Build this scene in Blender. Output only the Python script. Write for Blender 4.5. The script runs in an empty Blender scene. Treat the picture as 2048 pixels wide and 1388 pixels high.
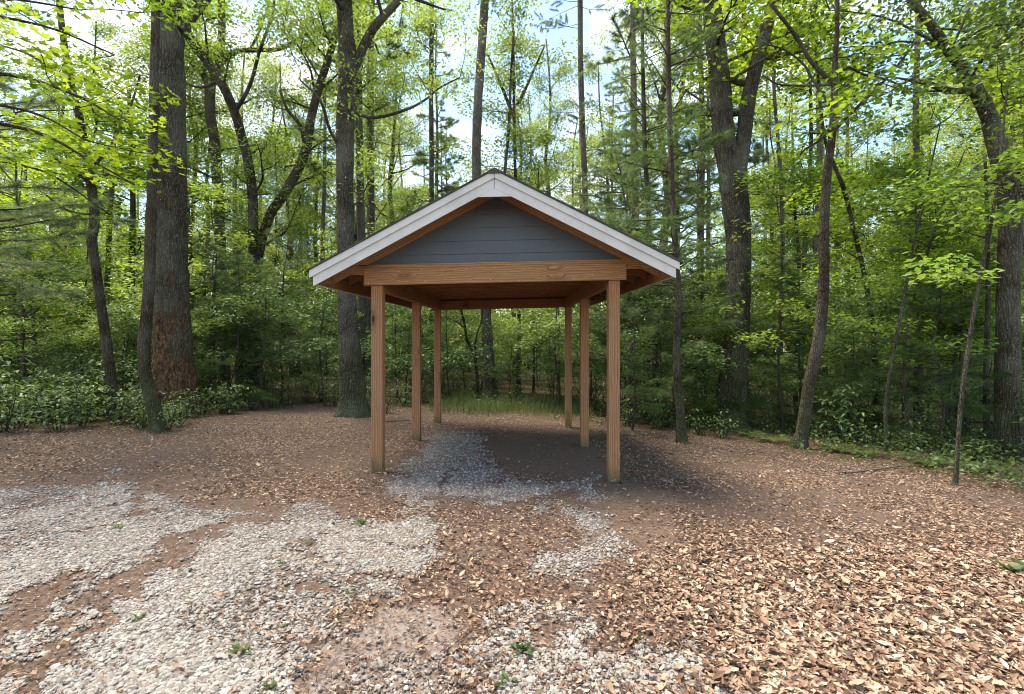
import bpy, math
import numpy as np

# ------------------------------------------------------------------ camera, world, sun, exposure
SC = bpy.context.scene
COL = SC.collection
F = 980.0                      # focal length in pixels of the 2048 px wide photograph
CZ = 1.62                      # eye height
cd = bpy.data.cameras.new('camera')
cam = bpy.data.objects.new('camera', cd)
COL.objects.link(cam)
cam.location = (0, 0, CZ)
cam.rotation_euler = (math.radians(90), 0, 0)
cd.sensor_width = 36
cd.lens = F / 2048 * 36
cd.clip_start = 0.05
cd.clip_end = 2000
SC.camera = cam

SUN_EL, SUN_AZ = 68.0, -62.0   # degrees; azimuth measured from +Y towards +X
W = bpy.data.worlds.new("World")
SC.world = W
W.use_nodes = True
nt = W.node_tree
nt.nodes.clear()
wo = nt.nodes.new('ShaderNodeOutputWorld')
bg = nt.nodes.new('ShaderNodeBackground')
sky = nt.nodes.new('ShaderNodeTexSky')
sky.sky_type = 'NISHITA'
sky.sun_disc = False
sky.sun_elevation = math.radians(SUN_EL)
sky.sun_rotation = math.radians(SUN_AZ)
sky.air_density = 1.0
sky.dust_density = 0.8
sky.ozone_density = 1.5
tc = nt.nodes.new('ShaderNodeTexCoord')
mp = nt.nodes.new('ShaderNodeMapping')
mp.inputs['Scale'].default_value = (1.6, 1.6, 3.2)
cn = nt.nodes.new('ShaderNodeTexNoise')
cn.inputs['Scale'].default_value = 1.7
cn.inputs['Detail'].default_value = 9
cn.inputs['Roughness'].default_value = 0.6
cr = nt.nodes.new('ShaderNodeValToRGB')
cr.color_ramp.elements[0].position = 0.47
cr.color_ramp.elements[0].color = (0, 0, 0, 1)
cr.color_ramp.elements[1].position = 0.72
cr.color_ramp.elements[1].color = (1, 1, 1, 1)
mx = nt.nodes.new('ShaderNodeMix')
mx.data_type = 'RGBA'
mx.inputs['B'].default_value = (4.2, 4.1, 4.0, 1)
nt.links.new(tc.outputs['Generated'], mp.inputs['Vector'])
nt.links.new(mp.outputs['Vector'], cn.inputs['Vector'])
nt.links.new(cn.outputs['Fac'], cr.inputs['Fac'])
nt.links.new(cr.outputs['Color'], mx.inputs['Factor'])
hs = nt.nodes.new('ShaderNodeHueSaturation')
hs.inputs['Saturation'].default_value = 1.08
nt.links.new(sky.outputs['Color'], hs.inputs['Color'])
nt.links.new(hs.outputs['Color'], mx.inputs['A'])
nt.links.new(mx.outputs['Result'], bg.inputs['Color'])
nt.links.new(bg.outputs['Background'], wo.inputs['Surface'])
bg.inputs['Strength'].default_value = 0.125

sl = bpy.data.lights.new('sun', 'SUN')
sl.energy = 2.7
sl.angle = math.radians(30.0)
sl.color = (1.0, 0.95, 0.86)
sun = bpy.data.objects.new('sun', sl)
COL.objects.link(sun)
_e, _a = math.radians(SUN_EL), math.radians(SUN_AZ)
_dir = np.array([math.cos(_e) * math.sin(_a), math.cos(_e) * math.cos(_a), math.sin(_e)])
sun.location = tuple(_dir * 60)
sun.rotation_euler = (math.radians(90 - SUN_EL), 0, math.radians(180 - SUN_AZ))

SC.view_settings.view_transform = 'Standard'
SC.view_settings.look = 'None'
SC.view_settings.exposure = 2.0
SC.view_settings.use_white_balance = True
SC.view_settings.white_balance_temperature = 7250
SC.view_settings.white_balance_tint = 8
SC.view_settings.gamma = 1.0
SC.view_settings.use_curve_mapping = False
SC.render.engine = 'CYCLES'
SC.cycles.max_bounces = 9
SC.cycles.diffuse_bounces = 7
SC.cycles.glossy_bounces = 2
SC.cycles.transmission_bounces = 7
SC.cycles.transparent_max_bounces = 4
SC.cycles.sample_clamp_indirect = 6
SC.cycles.pixel_filter_type = 'BLACKMAN_HARRIS'
SC.cycles.filter_width = 1.0

RN = np.random.default_rng(11)

# ------------------------------------------------------------------ small tools
def sstep(a, b, x):
    t = np.clip((x - a) / (b - a), 0, 1)
    return t * t * (3 - 2 * t)

_perm = np.random.default_rng(5).random((256, 256))
def vnoise(x, y):
    x = np.asarray(x, float); y = np.asarray(y, float)
    xi = np.floor(x).astype(int); yi = np.floor(y).astype(int)
    fx = x - xi; fy = y - yi
    fx = fx * fx * (3 - 2 * fx); fy = fy * fy * (3 - 2 * fy)
    g = lambda i, j: _perm[(xi + i) & 255, (yi + j) & 255]
    return (g(0, 0) * (1 - fx) + g(1, 0) * fx) * (1 - fy) + (g(0, 1) * (1 - fx) + g(1, 1) * fx) * fy
def fbm(x, y, o=4):
    s = 0; a = 0.5; t = 0
    for k in range(o):
        s = s + a * vnoise(x * 2 ** k + 17 * k, y * 2 ** k - 9 * k); t += a; a *= 0.5
    return s / t

def H(x, y):
    """terrain height"""
    x = np.asarray(x, float); y = np.asarray(y, float)
    xs = np.clip(x, -4, 9)
    h = -0.036 * xs - 0.028 * (np.clip(y, 6, 22) - 6)
    h = h - 0.55 * sstep(4.5, 12, x) * sstep(7.5, 15, y)
    h = h + 0.10 * (fbm(x * 0.22 + 40, y * 0.22 + 3, 3) - 0.5) * sstep(12, 20, y)
    return h
def Hf(x, y): return float(H(x, y))

def topix(x, y):
    y = np.maximum(np.asarray(y, float), 0.3)
    return 1024 + F * np.asarray(x, float) / y, 694 + F * (CZ - H(x, y)) / y
def P(px, py, d): return np.array([(px - 1024) * d / F, d, CZ + (694 - py) * d / F])
def ground_at(px, py):
    d = F * CZ / (py - 694)
    for _ in range(12):
        x = (px - 1024) * d / F
        d = (CZ - Hf(x, d)) * F / (py - 694)
    return (px - 1024) * d / F, d
def gpt(px, d):
    x = (px - 1024) * d / F
    return np.array([x, d, Hf(x, d)])

EDGE = [(-2500, 880), (0, 868), (200, 862), (330, 872), (400, 835), (480, 815), (560, 800), (690, 812), (870, 826), (1130, 838), (1250, 852), (1400, 872),
        (1560, 898), (1700, 925), (1850, 955), (2048, 990), (2600, 1070), (4500, 1300)]
_ex = np.array([e[0] for e in EDGE], float); _ey = np.array([e[1] for e in EDGE], float)
def wild(x, y):
    """>0 beyond the edge of the clearing (in photograph pixels)"""
    px, py = topix(x, y)
    w = np.interp(px, _ex, _ey) - py + 22 * (fbm(np.asarray(x) * 0.9, np.asarray(y) * 0.9, 3) - 0.5)
    return np.where(np.asarray(y) < 2, -50, w)

def inpoly(px, py, poly):
    res = np.zeros(np.shape(px), bool)
    n = len(poly)
    for i in range(n):
        x1, y1 = poly[i]; x2, y2 = poly[(i + 1) % n]
        if y1 == y2: continue
        c = ((y1 > py) != (y2 > py)) & (px < (x2 - x1) * (py - y1) / (y2 - y1) + x1)
        res ^= c
    return res
def sdist(px, py, poly, closed=True):
    """distance to an outline in pixels, y counted double (foreshortening)"""
    d = np.full(np.shape(px), 1e9)
    n = len(poly)
    for i in range(n if closed else n - 1):
        x1, y1 = poly[i]; x2, y2 = poly[(i + 1) % n]
        ax, ay, bx, by = x1, y1 * 1.8, x2, y2 * 1.8
        qx, qy = px, py * 1.8
        L = (bx - ax) ** 2 + (by - ay) ** 2 + 1e-9
        t = np.clip(((qx - ax) * (bx - ax) + (qy - ay) * (by - ay)) / L, 0, 1)
        d = np.minimum(d, np.hypot(qx - ax - t * (bx - ax), qy - ay - t * (by - ay)))
    return d
def poly_mask(px, py, poly, soft):
    d = sdist(px, py, poly)
    return sstep(-soft, soft, np.where(inpoly(px, py, poly), d, -d))
def line_mask(px, py, line, w):
    return 1 - sstep(w * 0.6, w * 1.5, sdist(px, py, line, False))

G_BIG = [(-2500, 985), (60, 975), (230, 955), (330, 985), (470, 1010), (530, 1022), (640, 1015), (700, 1050), (735, 1045), (835, 1036), (840, 1100), (800, 1135), (740, 1150),
         (790, 1190), (700, 1235), (640, 1300), (600, 1380), (590, 1800), (-2500, 1800)]
G_SHED = [(850, 880), (880, 866), (962, 864), (985, 930), (1010, 962), (1110, 965), (1190, 955), (1245, 985), (1200, 996), (1100, 990), (1030, 1004), (950, 992), (880, 992),
          (850, 1022), (790, 1018), (835, 992), (780, 975), (765, 955), (830, 935)]
G_PATH = [(1095, 1010), (1180, 1022), (1215, 1070), (1240, 1120), (1265, 1168), (1200, 1178), (1120, 1140), (1030, 1125), (1060, 1108), (1150, 1105), (1130, 1050)]
G_LOW = [(940, 1185), (1060, 1190), (1190, 1215), (1240, 1280), (1400, 1335), (1470, 1420), (1480, 1700), (900, 1700), (1040, 1400), (960, 1290)]
G_MIN = [(700, 1350), (860, 1310), (1000, 1350), (1000, 1700), (640, 1700)]
STREAKS = [([(500, 1040), (430, 1062), (350, 1085), (290, 1130), (245, 1165), (200, 1215), (120, 1310), (40, 1395), (-60, 1480)], 25),
           ([(165, 1150), (130, 1190), (90, 1225), (0, 1265), (-140, 1320)], 32),
           ([(335, 965), (250, 1025), (190, 1045), (100, 1060)], 12), ([(370, 1000), (500, 1005), (560, 1030)], 24), ([(600, 1180), (680, 1150), (740, 1128)], 12),
           ([(860, 1000), (885, 960), (930, 945)], 9), ([(-100, 1075), (60, 1062)], 9), ([(1050, 1250), (1120, 1270)], 25), ([(620, 1090), (700, 1140), (800, 1170)], 10)]
D_DUST = [(640, 1300), (760, 1225), (870, 1235), (930, 1300), (960, 1700), (610, 1700)]
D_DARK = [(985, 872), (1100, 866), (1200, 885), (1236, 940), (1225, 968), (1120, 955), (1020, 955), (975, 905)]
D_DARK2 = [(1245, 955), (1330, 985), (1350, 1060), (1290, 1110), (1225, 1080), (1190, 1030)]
D_MID = [(850, 1150), (950, 1170), (940, 1290), (1000, 1420), (930, 1420), (900, 1280), (760, 1220)]

def zones(x, y):
    px, py = topix(x, y)
    n1 = fbm(x * 1.7 + 5, y * 1.7, 4) - 0.5
    n2 = fbm(x * 1.7 + 55, y * 1.7 + 31, 4) - 0.5
    sc = 130 / np.maximum(y, 1.5) * 3
    n3 = fbm(x * 7 + 3, y * 7, 3) - .5; n4 = fbm(x * 7 + 13, y * 7 + 40, 3) - .5
    qx = px + (n1 * 1.6 + n3 * .9) * sc; qy = py + (n2 * .8 + n4 * .45) * sc
    near = y > 1.0
    g = np.maximum.reduce([poly_mask(qx, qy, G_BIG, 30), poly_mask(qx, qy, G_SHED, 16), .95 * poly_mask(qx, qy, G_PATH, 20), 0.62 * poly_mask(qx, qy, G_LOW, 30), 0.32 * poly_mask(qx, qy, G_MIN, 25)])
    st = np.zeros(np.shape(g))
    for ln, w in STREAKS: st = np.maximum(st, line_mask(qx, qy, ln, w))
    g = g * (1 - 0.95 * st)
    g = g * (0.5 + 0.5 * sstep(0.3, 0.62, fbm(x * 1.3, y * 1.3 + 7, 4))) * (.65 + .35 * sstep(.3, .5, fbm(x * 5, y * 5 + 2, 3)))
    g = np.where(near, np.clip(g, 0, 1), 0)
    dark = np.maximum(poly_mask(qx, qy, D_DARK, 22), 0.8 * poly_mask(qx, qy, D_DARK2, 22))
    dust = np.maximum(poly_mask(qx, qy, D_DUST, 30), 0.5 * g)
    bare = np.maximum.reduce([dark, st, poly_mask(qx, qy, D_DUST, 20), 0.8 * poly_mask(qx, qy, D_MID, 30), 0.6 * poly_mask(qx, qy, [(840, 1000), (1300, 950), (1330, 1450), (850, 1450)], 60)])
    graw = np.maximum.reduce([poly_mask(qx, qy, G_BIG, 30), poly_mask(qx, qy, G_SHED, 16), poly_mask(qx, qy, G_PATH, 20)])
    lit = np.clip((1 - g * 1.15) * (1 - .72 * graw) * (1 - 0.96 * bare), 0, 1) * (0.18 + 0.9 * sstep(0.32, 0.6, fbm(x * 1.1 + 9, y * 1.1, 4)))
    rich = poly_mask(px, py, [(1300, 1130), (1600, 1060), (2300, 1120), (2600, 1700), (1500, 1700), (1350, 1300)], 90)
    lit = lit * (0.75 + 0.6 * rich)
    return g, np.clip(dark, 0, 1), np.clip(dust, 0, 1), np.clip(lit, 0, 1.3), rich

# ------------------------------------------------------------------ object helpers
def tag(o, label=None, cat=None, group=None, kind=None):
    if label: o['label'] = label
    if cat: o['category'] = cat
    if group: o['group'] = group
    if kind: o['kind'] = kind
    return o
def link(name, me, mat=None, parent=None, smooth=False):
    o = bpy.data.objects.new(name, me)
    if mat is not None and len(me.materials) == 0: me.materials.append(mat)
    COL.objects.link(o)
    if parent is not None: o.parent = parent
    if smooth: me.polygons.foreach_set('use_smooth', np.ones(len(me.polygons), bool))
    return o
def empty(name, loc, label, cat, group=None, rz=0):
    o = bpy.data.objects.new(name, None)
    o.empty_display_size = 0.3
    COL.objects.link(o)
    o.location = tuple(float(v) for v in loc)
    o.rotation_euler = (0, 0, rz)
    return tag(o, label, cat, group)
def copy_tree(o, parent=None):
    c = o.copy(); COL.objects.link(c); c.parent = parent
    for ch in o.children: copy_tree(ch, c)
    return c

def raw_mesh(name, V, loops, starts, totals, uv=None, attrs=None):
    me = bpy.data.meshes.new(name)
    V = np.ascontiguousarray(V, np.float32)
    me.vertices.add(len(V)); me.vertices.foreach_set('co', V.ravel())
    me.loops.add(len(loops)); me.loops.foreach_set('vertex_index', np.asarray(loops, np.int32))
    me.polygons.add(len(starts)); me.polygons.foreach_set('loop_start', np.asarray(starts, np.int32))
    try: me.polygons.foreach_set('loop_total', np.asarray(totals, np.int32))
    except Exception: pass
    if uv is not None:
        l = me.uv_layers.new(name='UVMap'); l.data.foreach_set('uv', np.asarray(uv, np.float32).ravel())
    for k, a in (attrs or {}).items():
        at = me.attributes.new(k, 'FLOAT', 'POINT'); at.data.foreach_set('value', np.asarray(a, np.float32))
    me.update(calc_edges=True)
    me.shade_flat()
    me.validate()
    return me

class Soup:
    """many small separate polygons (leaves, needles) in one mesh"""
    def __init__(s): s.p = []
    def add(s, V, tint): s.p.append((np.asarray(V, np.float32), np.asarray(tint, np.float32)))
    def n(s): return sum(len(v) for v, _ in s.p)
    def mesh(s, name):
        V = []; T = []; starts = []; tot = []; o = 0
        for v, t in s.p:
            n, k = v.shape[:2]
            if n == 0: continue
            V.append(v.reshape(-1, 3)); T.append(np.repeat(t, k))
            starts.append(o + np.arange(n) * k); tot.append(np.full(n, k)); o += n * k
        V = np.concatenate(V)
        return raw_mesh(name, V, np.arange(len(V)), np.concatenate(starts), np.concatenate(tot), attrs={'tint': np.concatenate(T)})
    def build(s, name, mat, parent=None): return link(name, s.mesh(name), mat, parent)

def unit(v): return v / (np.linalg.norm(v, axis=-1, keepdims=True) + 1e-9)

def leaf_polys(C, L, Wd, tilt=0.45, shape='rhomb', droop=0.15, fold=0.12, out=None, rn=RN):
    n = len(C)
    L = L * rn.uniform(0.65, 1.2, n)[:, None]; Wd = Wd * rn.uniform(0.75, 1.2, n)[:, None]
    N = unit(np.stack([rn.normal(0, tilt, n), rn.normal(0, tilt, n), np.ones(n)], 1))
    a = rn.uniform(0, 2 * math.pi, n)
    D = np.stack([np.cos(a), np.sin(a), np.zeros(n)], 1)
    if out is not None: D = unit(out + 0.8 * D)
    D = unit(D - N * (D * N).sum(1, keepdims=True))
    S = np.cross(N, D)
    Z = np.array([0, 0, 1.0])
    def pt(u, v, w=0): return C + D * L * u + S * Wd * v + N * (Wd * w * fold) - Z * (L * droop * max(u + .5, 0) ** 2)
    if shape == 'rhomb': q = [pt(-.5, 0), pt(-.02, -.5, 1), pt(.5, 0), pt(-.02, .5, 1)]
    elif shape == 'hex': q = [pt(-.5, 0), pt(-.15, -.45, 1), pt(.2, -.4, 1), pt(.5, 0), pt(.2, .4, 1), pt(-.15, .45, 1)]
    elif shape == 'tri': q = [pt(-.5, -.3), pt(.5, 0), pt(-.5, .3)]
    else:  # star: five pointed lobes
        q = []
        for k in range(5):
            th = (k - 2) * 1.12
            q.append(pt(.5 * math.cos(th), .5 * math.sin(th), .6))
            if k < 4: q.append(pt(.24 * math.cos(th + .56), .24 * math.sin(th + .56), 0))
        q.append(pt(-.3, .06)); q.append(pt(-.3, -.06))
    return np.stack(q, 1)

def cluster(soup, c, Rr, n, L, Wd, flat=0.28, tilt=0.45, shape='rhomb', tint=None, rn=RN, droop=0.15):
    n = int(n)
    if n <= 0: return
    a = rn.uniform(0, 2 * math.pi, n); r = Rr * np.sqrt(rn.random(n))
    z = rn.normal(0, flat * Rr, n) - 0.25 * (r / max(Rr, 1e-6)) ** 2 * Rr * 0.5
    C = np.stack([c[0] + r * np.cos(a), c[1] + r * np.sin(a), c[2] + z], 1)
    out = np.stack([np.cos(a), np.sin(a), np.zeros(n)], 1)
    t0 = rn.normal(0.5, 0.16) if tint is None else tint
    soup.add(leaf_polys(C, L, Wd, tilt, shape, droop, out=out, rn=rn), np.clip(t0 + rn.normal(0, 0.12, n), 0, 1))

class Tubes:
    def __init__(s): s.V = []; s.Fq = []; s.o = 0
    def tube(s, pts, rad, seg=6, lobes=0.0, rn=RN, cap=True, smooth=3, roots=0.0):
        pts = np.asarray(pts, float); rad = np.asarray(rad, float)
        if smooth > 1 and len(pts) > 2: pts, rad = catmull(pts, rad, smooth)
        n = len(pts)
        T = unit(np.gradient(pts, axis=0))
        ref = np.array([1.0, 0.13, 0.05]) if abs(T[0, 2]) > 0.6 else np.array([0, 0, 1.0])
        U = unit(np.cross(T, ref)); Vv = np.cross(T, U)
        a = np.arange(seg) / seg * 2 * math.pi
        rr = rad[:, None] * np.ones(seg)[None]
        if lobes:
            ph = rn.uniform(0, 6.28, 4)
            base = 1 + lobes * (0.5 * np.sin(3 * a + ph[0]) + 0.35 * np.sin(5 * a + ph[1]) + 0.3 * np.sin(2 * a + ph[2]))
            rr = rr * base[None] * (1 + 0.3 * lobes * rn.normal(0, 1, (n, seg)))
        if roots:
            zz_ = pts[:, 2] - pts[0, 2] - .25
            rr = rr * (1 + roots * np.exp(-np.maximum(zz_, 0) / .28)[:, None] * (.35 + .65 * np.maximum(np.cos(5 * a + rn.uniform(0, 6)) + .5 * np.sin(3 * a + rn.uniform(0, 6)), 0))[None])
        ring = pts[:, None] + rr[..., None] * (np.cos(a)[None, :, None] * U[:, None] + np.sin(a)[None, :, None] * Vv[:, None])
        s.V.append(ring.reshape(-1, 3))
        i = np.arange(n - 1)[:, None] * seg; j = np.arange(seg)[None]; k = (j + 1) % seg
        s.Fq.append((np.stack([i + j, i + k, i + seg + k, i + seg + j], -1).reshape(-1, 4)) + s.o)
        s.o += n * seg
        if cap:
            s.V.append(pts[-1:] + T[-1:] * rad[-1] * 0.5); e = s.o; s.o += 1
            l = e - seg
            jj = np.arange(seg)
            s.Fq.append(np.stack([l + jj, l + (jj + 1) % seg, np.full(seg, e), np.full(seg, e)], -1))
    def mesh(s, name):
        V = np.concatenate(s.V); Q = np.concatenate(s.Fq)
        tri = Q[:, 2] == Q[:, 3]
        quads = Q[~tri].ravel(); tris = Q[tri][:, :3].ravel()
        nq = len(quads) // 4; ntri = len(tris) // 3
        return raw_mesh(name, V, np.concatenate([quads, tris]), np.concatenate([np.arange(nq) * 4, nq * 4 + np.arange(ntri) * 3]),
                        np.concatenate([np.full(nq, 4), np.full(ntri, 3)]))
    def build(s, name, mat, parent=None): return link(name, s.mesh(name), mat, parent, smooth=True)

def catmull(p, r, k):
    p0 = np.vstack([2 * p[0] - p[1], p, 2 * p[-1] - p[-2]]); out = []; ro = []
    for i in range(len(p) - 1):
        a, b, c, d = p0[i:i + 4]
        for t in np.arange(k) / k:
            out.append(0.5 * (2 * b + (c - a) * t + (2 * a - 5 * b + 4 * c - d) * t * t + (3 * b - a - 3 * c + d) * t ** 3))
            ro.append(r[i] * (1 - t) + r[i + 1] * t)
    out.append(p[-1]); ro.append(r[-1])
    return np.array(out), np.array(ro)

# ------------------------------------------------------------------ materials
class NB:
    def __init__(s, name):
        s.m = bpy.data.materials.new(name); s.m.use_nodes = True; s.t = s.m.node_tree; s.t.nodes.clear()
        s.out = s.t.nodes.new('ShaderNodeOutputMaterial')
    def n(s, typ, ins=None, **kw):
        nd = s.t.nodes.new('ShaderNode' + typ)
        for k, v in kw.items(): setattr(nd, k, v)
        for k, v in (ins or {}).items(): s.set(nd, k, v)
        return nd
    def set(s, nd, k, v):
        sock = nd.inputs[k]
        if isinstance(v, bpy.types.NodeSocket): s.t.links.new(v, sock)
        elif hasattr(v, 'outputs'): s.t.links.new(v.outputs[0], sock)
        else: sock.default_value = v
    def math(s, op, a, b=0.0, c=None):
        nd = s.n('Math', operation=op); s.set(nd, 0, a); s.set(nd, 1, b)
        if c is not None: s.set(nd, 2, c)
        return nd.outputs[0]
    def mix(s, f, a, b, blend='MIX'):
        nd = s.n('Mix', data_type='RGBA', blend_type=blend)
        s.set(nd, 'Factor', f); s.set(nd, 'A', a); s.set(nd, 'B', b)
        return nd.outputs['Result']
    def ramp(s, f, stops):
        nd = s.n('ValToRGB'); s.set(nd, 'Fac', f); e = nd.color_ramp.elements
        while len(e) < len(stops): e.new(0.5)
        for i, (p, c) in enumerate(stops):
            e[i].position = p; e[i].color = tuple(c) + ((1,) if len(c) == 3 else ()) if not isinstance(c, (int, float)) else (c, c, c, 1)
        return nd.outputs['Color']
    def noise(s, vec, scale, detail=4, rough=.55, dist=0.0):
        nd = s.n('TexNoise', {'Scale': scale, 'Detail': detail, 'Roughness': rough, 'Distortion': dist}); s.set(nd, 'Vector', vec); return nd.outputs['Fac']
    def attr(s, name): return s.n('Attribute', attribute_name=name).outputs['Fac']
    def obj(s, scale=(1, 1, 1), which='Object'):
        t = s.n('TexCoord'); m = s.n('Mapping'); m.inputs['Scale'].default_value = scale; s.t.links.new(t.outputs[which], m.inputs['Vector']); return m.outputs[0]
    def bsdf(s, color, rough=.7, spec=.3, bump=None, bstr=.3, bdist=.02, metal=0.0):
        b = s.n('BsdfPrincipled', {'Base Color': color, 'Roughness': rough, 'Specular IOR Level': spec, 'Metallic': metal})
        if bump is not None:
            bn = s.n('Bump', {'Height': bump, 'Strength': bstr, 'Distance': bdist}); s.t.links.new(bn.outputs[0], b.inputs['Normal'])
        return b
    def done(s, sh):
        s.t.links.new(sh.outputs[0], s.out.inputs['Surface']); return s.m

def mat_leaf(name, c0, c1, c2, transl=0.45, rough=0.5, spec=0.35, tcol=1.5):
    b = NB(name)
    t = b.attr('tint')
    oi = b.n('ObjectInfo')
    t2 = b.math('ADD', t, b.math('MULTIPLY', b.math('SUBTRACT', oi.outputs['Random'], 0.5), 0.3))
    col = b.ramp(t2, [(0.15, c0), (0.5, c1), (0.88, c2)])
    p = b.bsdf(col, rough, spec)
    tr = b.n('BsdfTranslucent')
    b.set(tr, 'Color', b.mix(1.0, col, (tcol * 1.1, tcol, tcol * 0.65, 1), 'MULTIPLY'))
    m = b.n('MixShader', {'Fac': transl})
    b.t.links.new(p.outputs[0], m.inputs[1]); b.t.links.new(tr.outputs[0], m.inputs[2])
    return b.done(m)

def mat_bark(name, dark, light, lichen=0.3, moss=0.3, vs=9.0, rot=False, mossz=0.8):
    b = NB(name)
    g = b.obj((vs, vs, vs * 0.22))
    g2 = b.obj((1, 1, 1))
    n1 = b.noise(g, 1.6, 6, .65, .4)
    vor = b.n('TexVoronoi', {'Scale': 2.4}, feature='DISTANCE_TO_EDGE'); b.set(vor, 'Vector', g)
    crack = b.ramp(vor.outputs['Distance'], [(0.0, 0.0), (0.22, 1.0)])
    hgt = b.math('ADD', b.math('MULTIPLY', crack, .6), b.math('MULTIPLY', n1, .6))
    col = b.ramp(n1, [(.3, dark), (.7, light)])
    col = b.mix(b.math('MULTIPLY', b.math('SUBTRACT', 1.0, crack), .65), col, tuple(v * .35 for v in dark) + (1,))
    big = b.noise(g2, 1.3, 3)
    col = b.mix(b.ramp(big, [(.42, 0.0), (.62, 1.0)]), col, b.mix(.5, col, (.17, .16, .12, 1)))
    if moss:
        z = b.n('SeparateXYZ'); b.set(z, 'Vector', g2)
        mz = b.math('SUBTRACT', 1.0, b.math('DIVIDE', z.outputs['Z'], mossz * 2.2))
        mm = b.math('MULTIPLY', b.ramp(b.math('ADD', b.math('MULTIPLY', mz, .35), b.noise(g2, 2.2, 6, .7)), [(.5, 0.0), (.78, 1.0)]), moss)
        col = b.mix(mm, col, (.055, .075, .022, 1))
    if rot:
        z = b.n('SeparateXYZ'); b.set(z, 'Vector', g2)
        hole = b.math('MULTIPLY', b.noise(b.obj((5, 5, 1.5)), 1.3, 7, .75), b.ramp(z.outputs['Z'], [(0.0, 1.0), (.9, .95), (1.0, .55)]))
        zz = b.math('DIVIDE', z.outputs['Z'], 3.0)
        rm = b.math('MULTIPLY', b.ramp(b.math('SUBTRACT', b.noise(b.obj((3, 3, .8)), 1.2, 6, .7), b.math('MULTIPLY', zz, .28)), [(.24, 0.0), (.36, 1.0)]), .95)
        rc = b.ramp(b.noise(b.obj((16, 16, 5)), 1.2, 6, .8), [(.36, (.012, .009, .007)), (.5, (.10, .052, .028)), (.62, (.26, .13, .06)), (.75, (.34, .21, .12))])
        col = b.mix(rm, col, rc)
    if lichen:
        ln = b.noise(b.obj((7, 7, 5)), 2.0, 5, .7)
        lm = b.math('MULTIPLY', b.ramp(ln, [(.6, 0.0), (.68, 1.0)]), lichen * .45)
        ls = b.noise(b.obj((26, 26, 24)), 2.0, 3, .6)
        lm = b.math('MAXIMUM', lm, b.math('MULTIPLY', b.ramp(ls, [(.61, 0.0), (.66, 1.0)]), lichen))
        col = b.mix(lm, col, (.36, .37, .30, 1))
    return b.done(b.bsdf(col, .9, .15, hgt, .9, .035))

def mat_wood(name, light, mid, dark, green=0.0, weather=0.3):
    b = NB(name)
    uv = b.n('UVMap').outputs[0]
    def mapped(sx, sy):
        m = b.n('Mapping'); m.inputs['Scale'].default_value = (sx, sy, 1); b.t.links.new(uv, m.inputs['Vector']); return m.outputs[0]
    sep = b.n('SeparateXYZ'); b.set(sep, 'Vector', uv)
    vor = b.n('TexVoronoi', {'Scale': 1.0, 'Randomness': .9}, feature='F1'); b.set(vor, 'Vector', mapped(1.6, 5.0))
    kd = vor.outputs['Distance']
    knot = b.ramp(kd, [(.06, 1.0), (.10, .45), (.3, 0.0)])
    warp = b.math('MULTIPLY', b.noise(mapped(1.1, 7), 1.0, 3), 2.4)
    v = b.math('ADD', b.math('ADD', b.math('MULTIPLY', sep.outputs['Y'], 34), warp), b.math('MULTIPLY', b.ramp(kd, [(0, 1.0), (.35, 0.0)]), 3.2))
    ring = b.math('FRACT', v)
    grain = b.ramp(ring, [(0.0, 0.0), (.7, .75), (.88, 1.0), (1.0, 0.0)])
    fine = b.noise(mapped(4, 190), 1.0, 4, .7)
    f = b.math('ADD', b.math('MULTIPLY', grain, .42), b.math('MULTIPLY', fine, .62))
    col = b.ramp(f, [(.2, light), (.5, mid), (.9, dark)])
    blot = b.noise(b.obj((2.2, 2.2, 2.2)), 1.3, 5, .7)
    col = b.mix(b.math('MULTIPLY', b.ramp(blot, [(.4, 0.0), (.7, 1.0)]), weather), col, (.16, .12, .095, 1))
    col = b.mix(knot, col, tuple(v * .28 for v in dark) + (1,))
    chk = b.ramp(b.noise(mapped(1.3, 60), 1.0, 2, .5), [(.69, 0.0), (.72, 1.0)])
    col = b.mix(b.math('MULTIPLY', chk, .7), col, (.03, .018, .012, 1))
    if green:
        z = b.n('SeparateXYZ'); b.set(z, 'Vector', b.n('TexCoord').outputs['Object'])
        gz = b.math('SUBTRACT', 1.05, b.math('MULTIPLY', z.outputs['Z'], 3.2))
        gm = b.math('MULTIPLY', b.ramp(b.math('ADD', b.math('MULTIPLY', gz, .5), b.math('MULTIPLY', b.noise(b.obj((9, 9, 4)), 1.4, 5, .7), .55)), [(.42, 0.0), (.8, 1.0)]), green)
        col = b.mix(gm, col, (.075, .085, .03, 1))
    return b.done(b.bsdf(col, .75, .25, b.math('ADD', b.math('MULTIPLY', fine, .6), b.math('MULTIPLY', chk, -1.5)), .35, .004))

def mat_paint(name, col, rough=.5, dirt=.25, grain=True, spots=0.0):
    b = NB(name)
    d = b.noise(b.obj((3, 3, 3)), 1.4, 6, .7)
    c = b.mix(b.math('MULTIPLY', b.ramp(d, [(.45, 0.0), (.75, 1.0)]), dirt), tuple(col) + (1,), tuple(v * .55 for v in col) + (1,))
    fine = b.noise(b.obj((14, 14, 60)), 1.5, 4, .7)
    if spots:
        s = b.noise(b.obj((11, 11, 11)), 2.2, 3, .6)
        c = b.mix(b.math('MULTIPLY', b.ramp(s, [(.68, 0.0), (.74, 1.0)]), spots), c, (.12, .11, .1, 1))
    return b.done(b.bsdf(c, rough, .4, fine, .12, .003))

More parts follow.
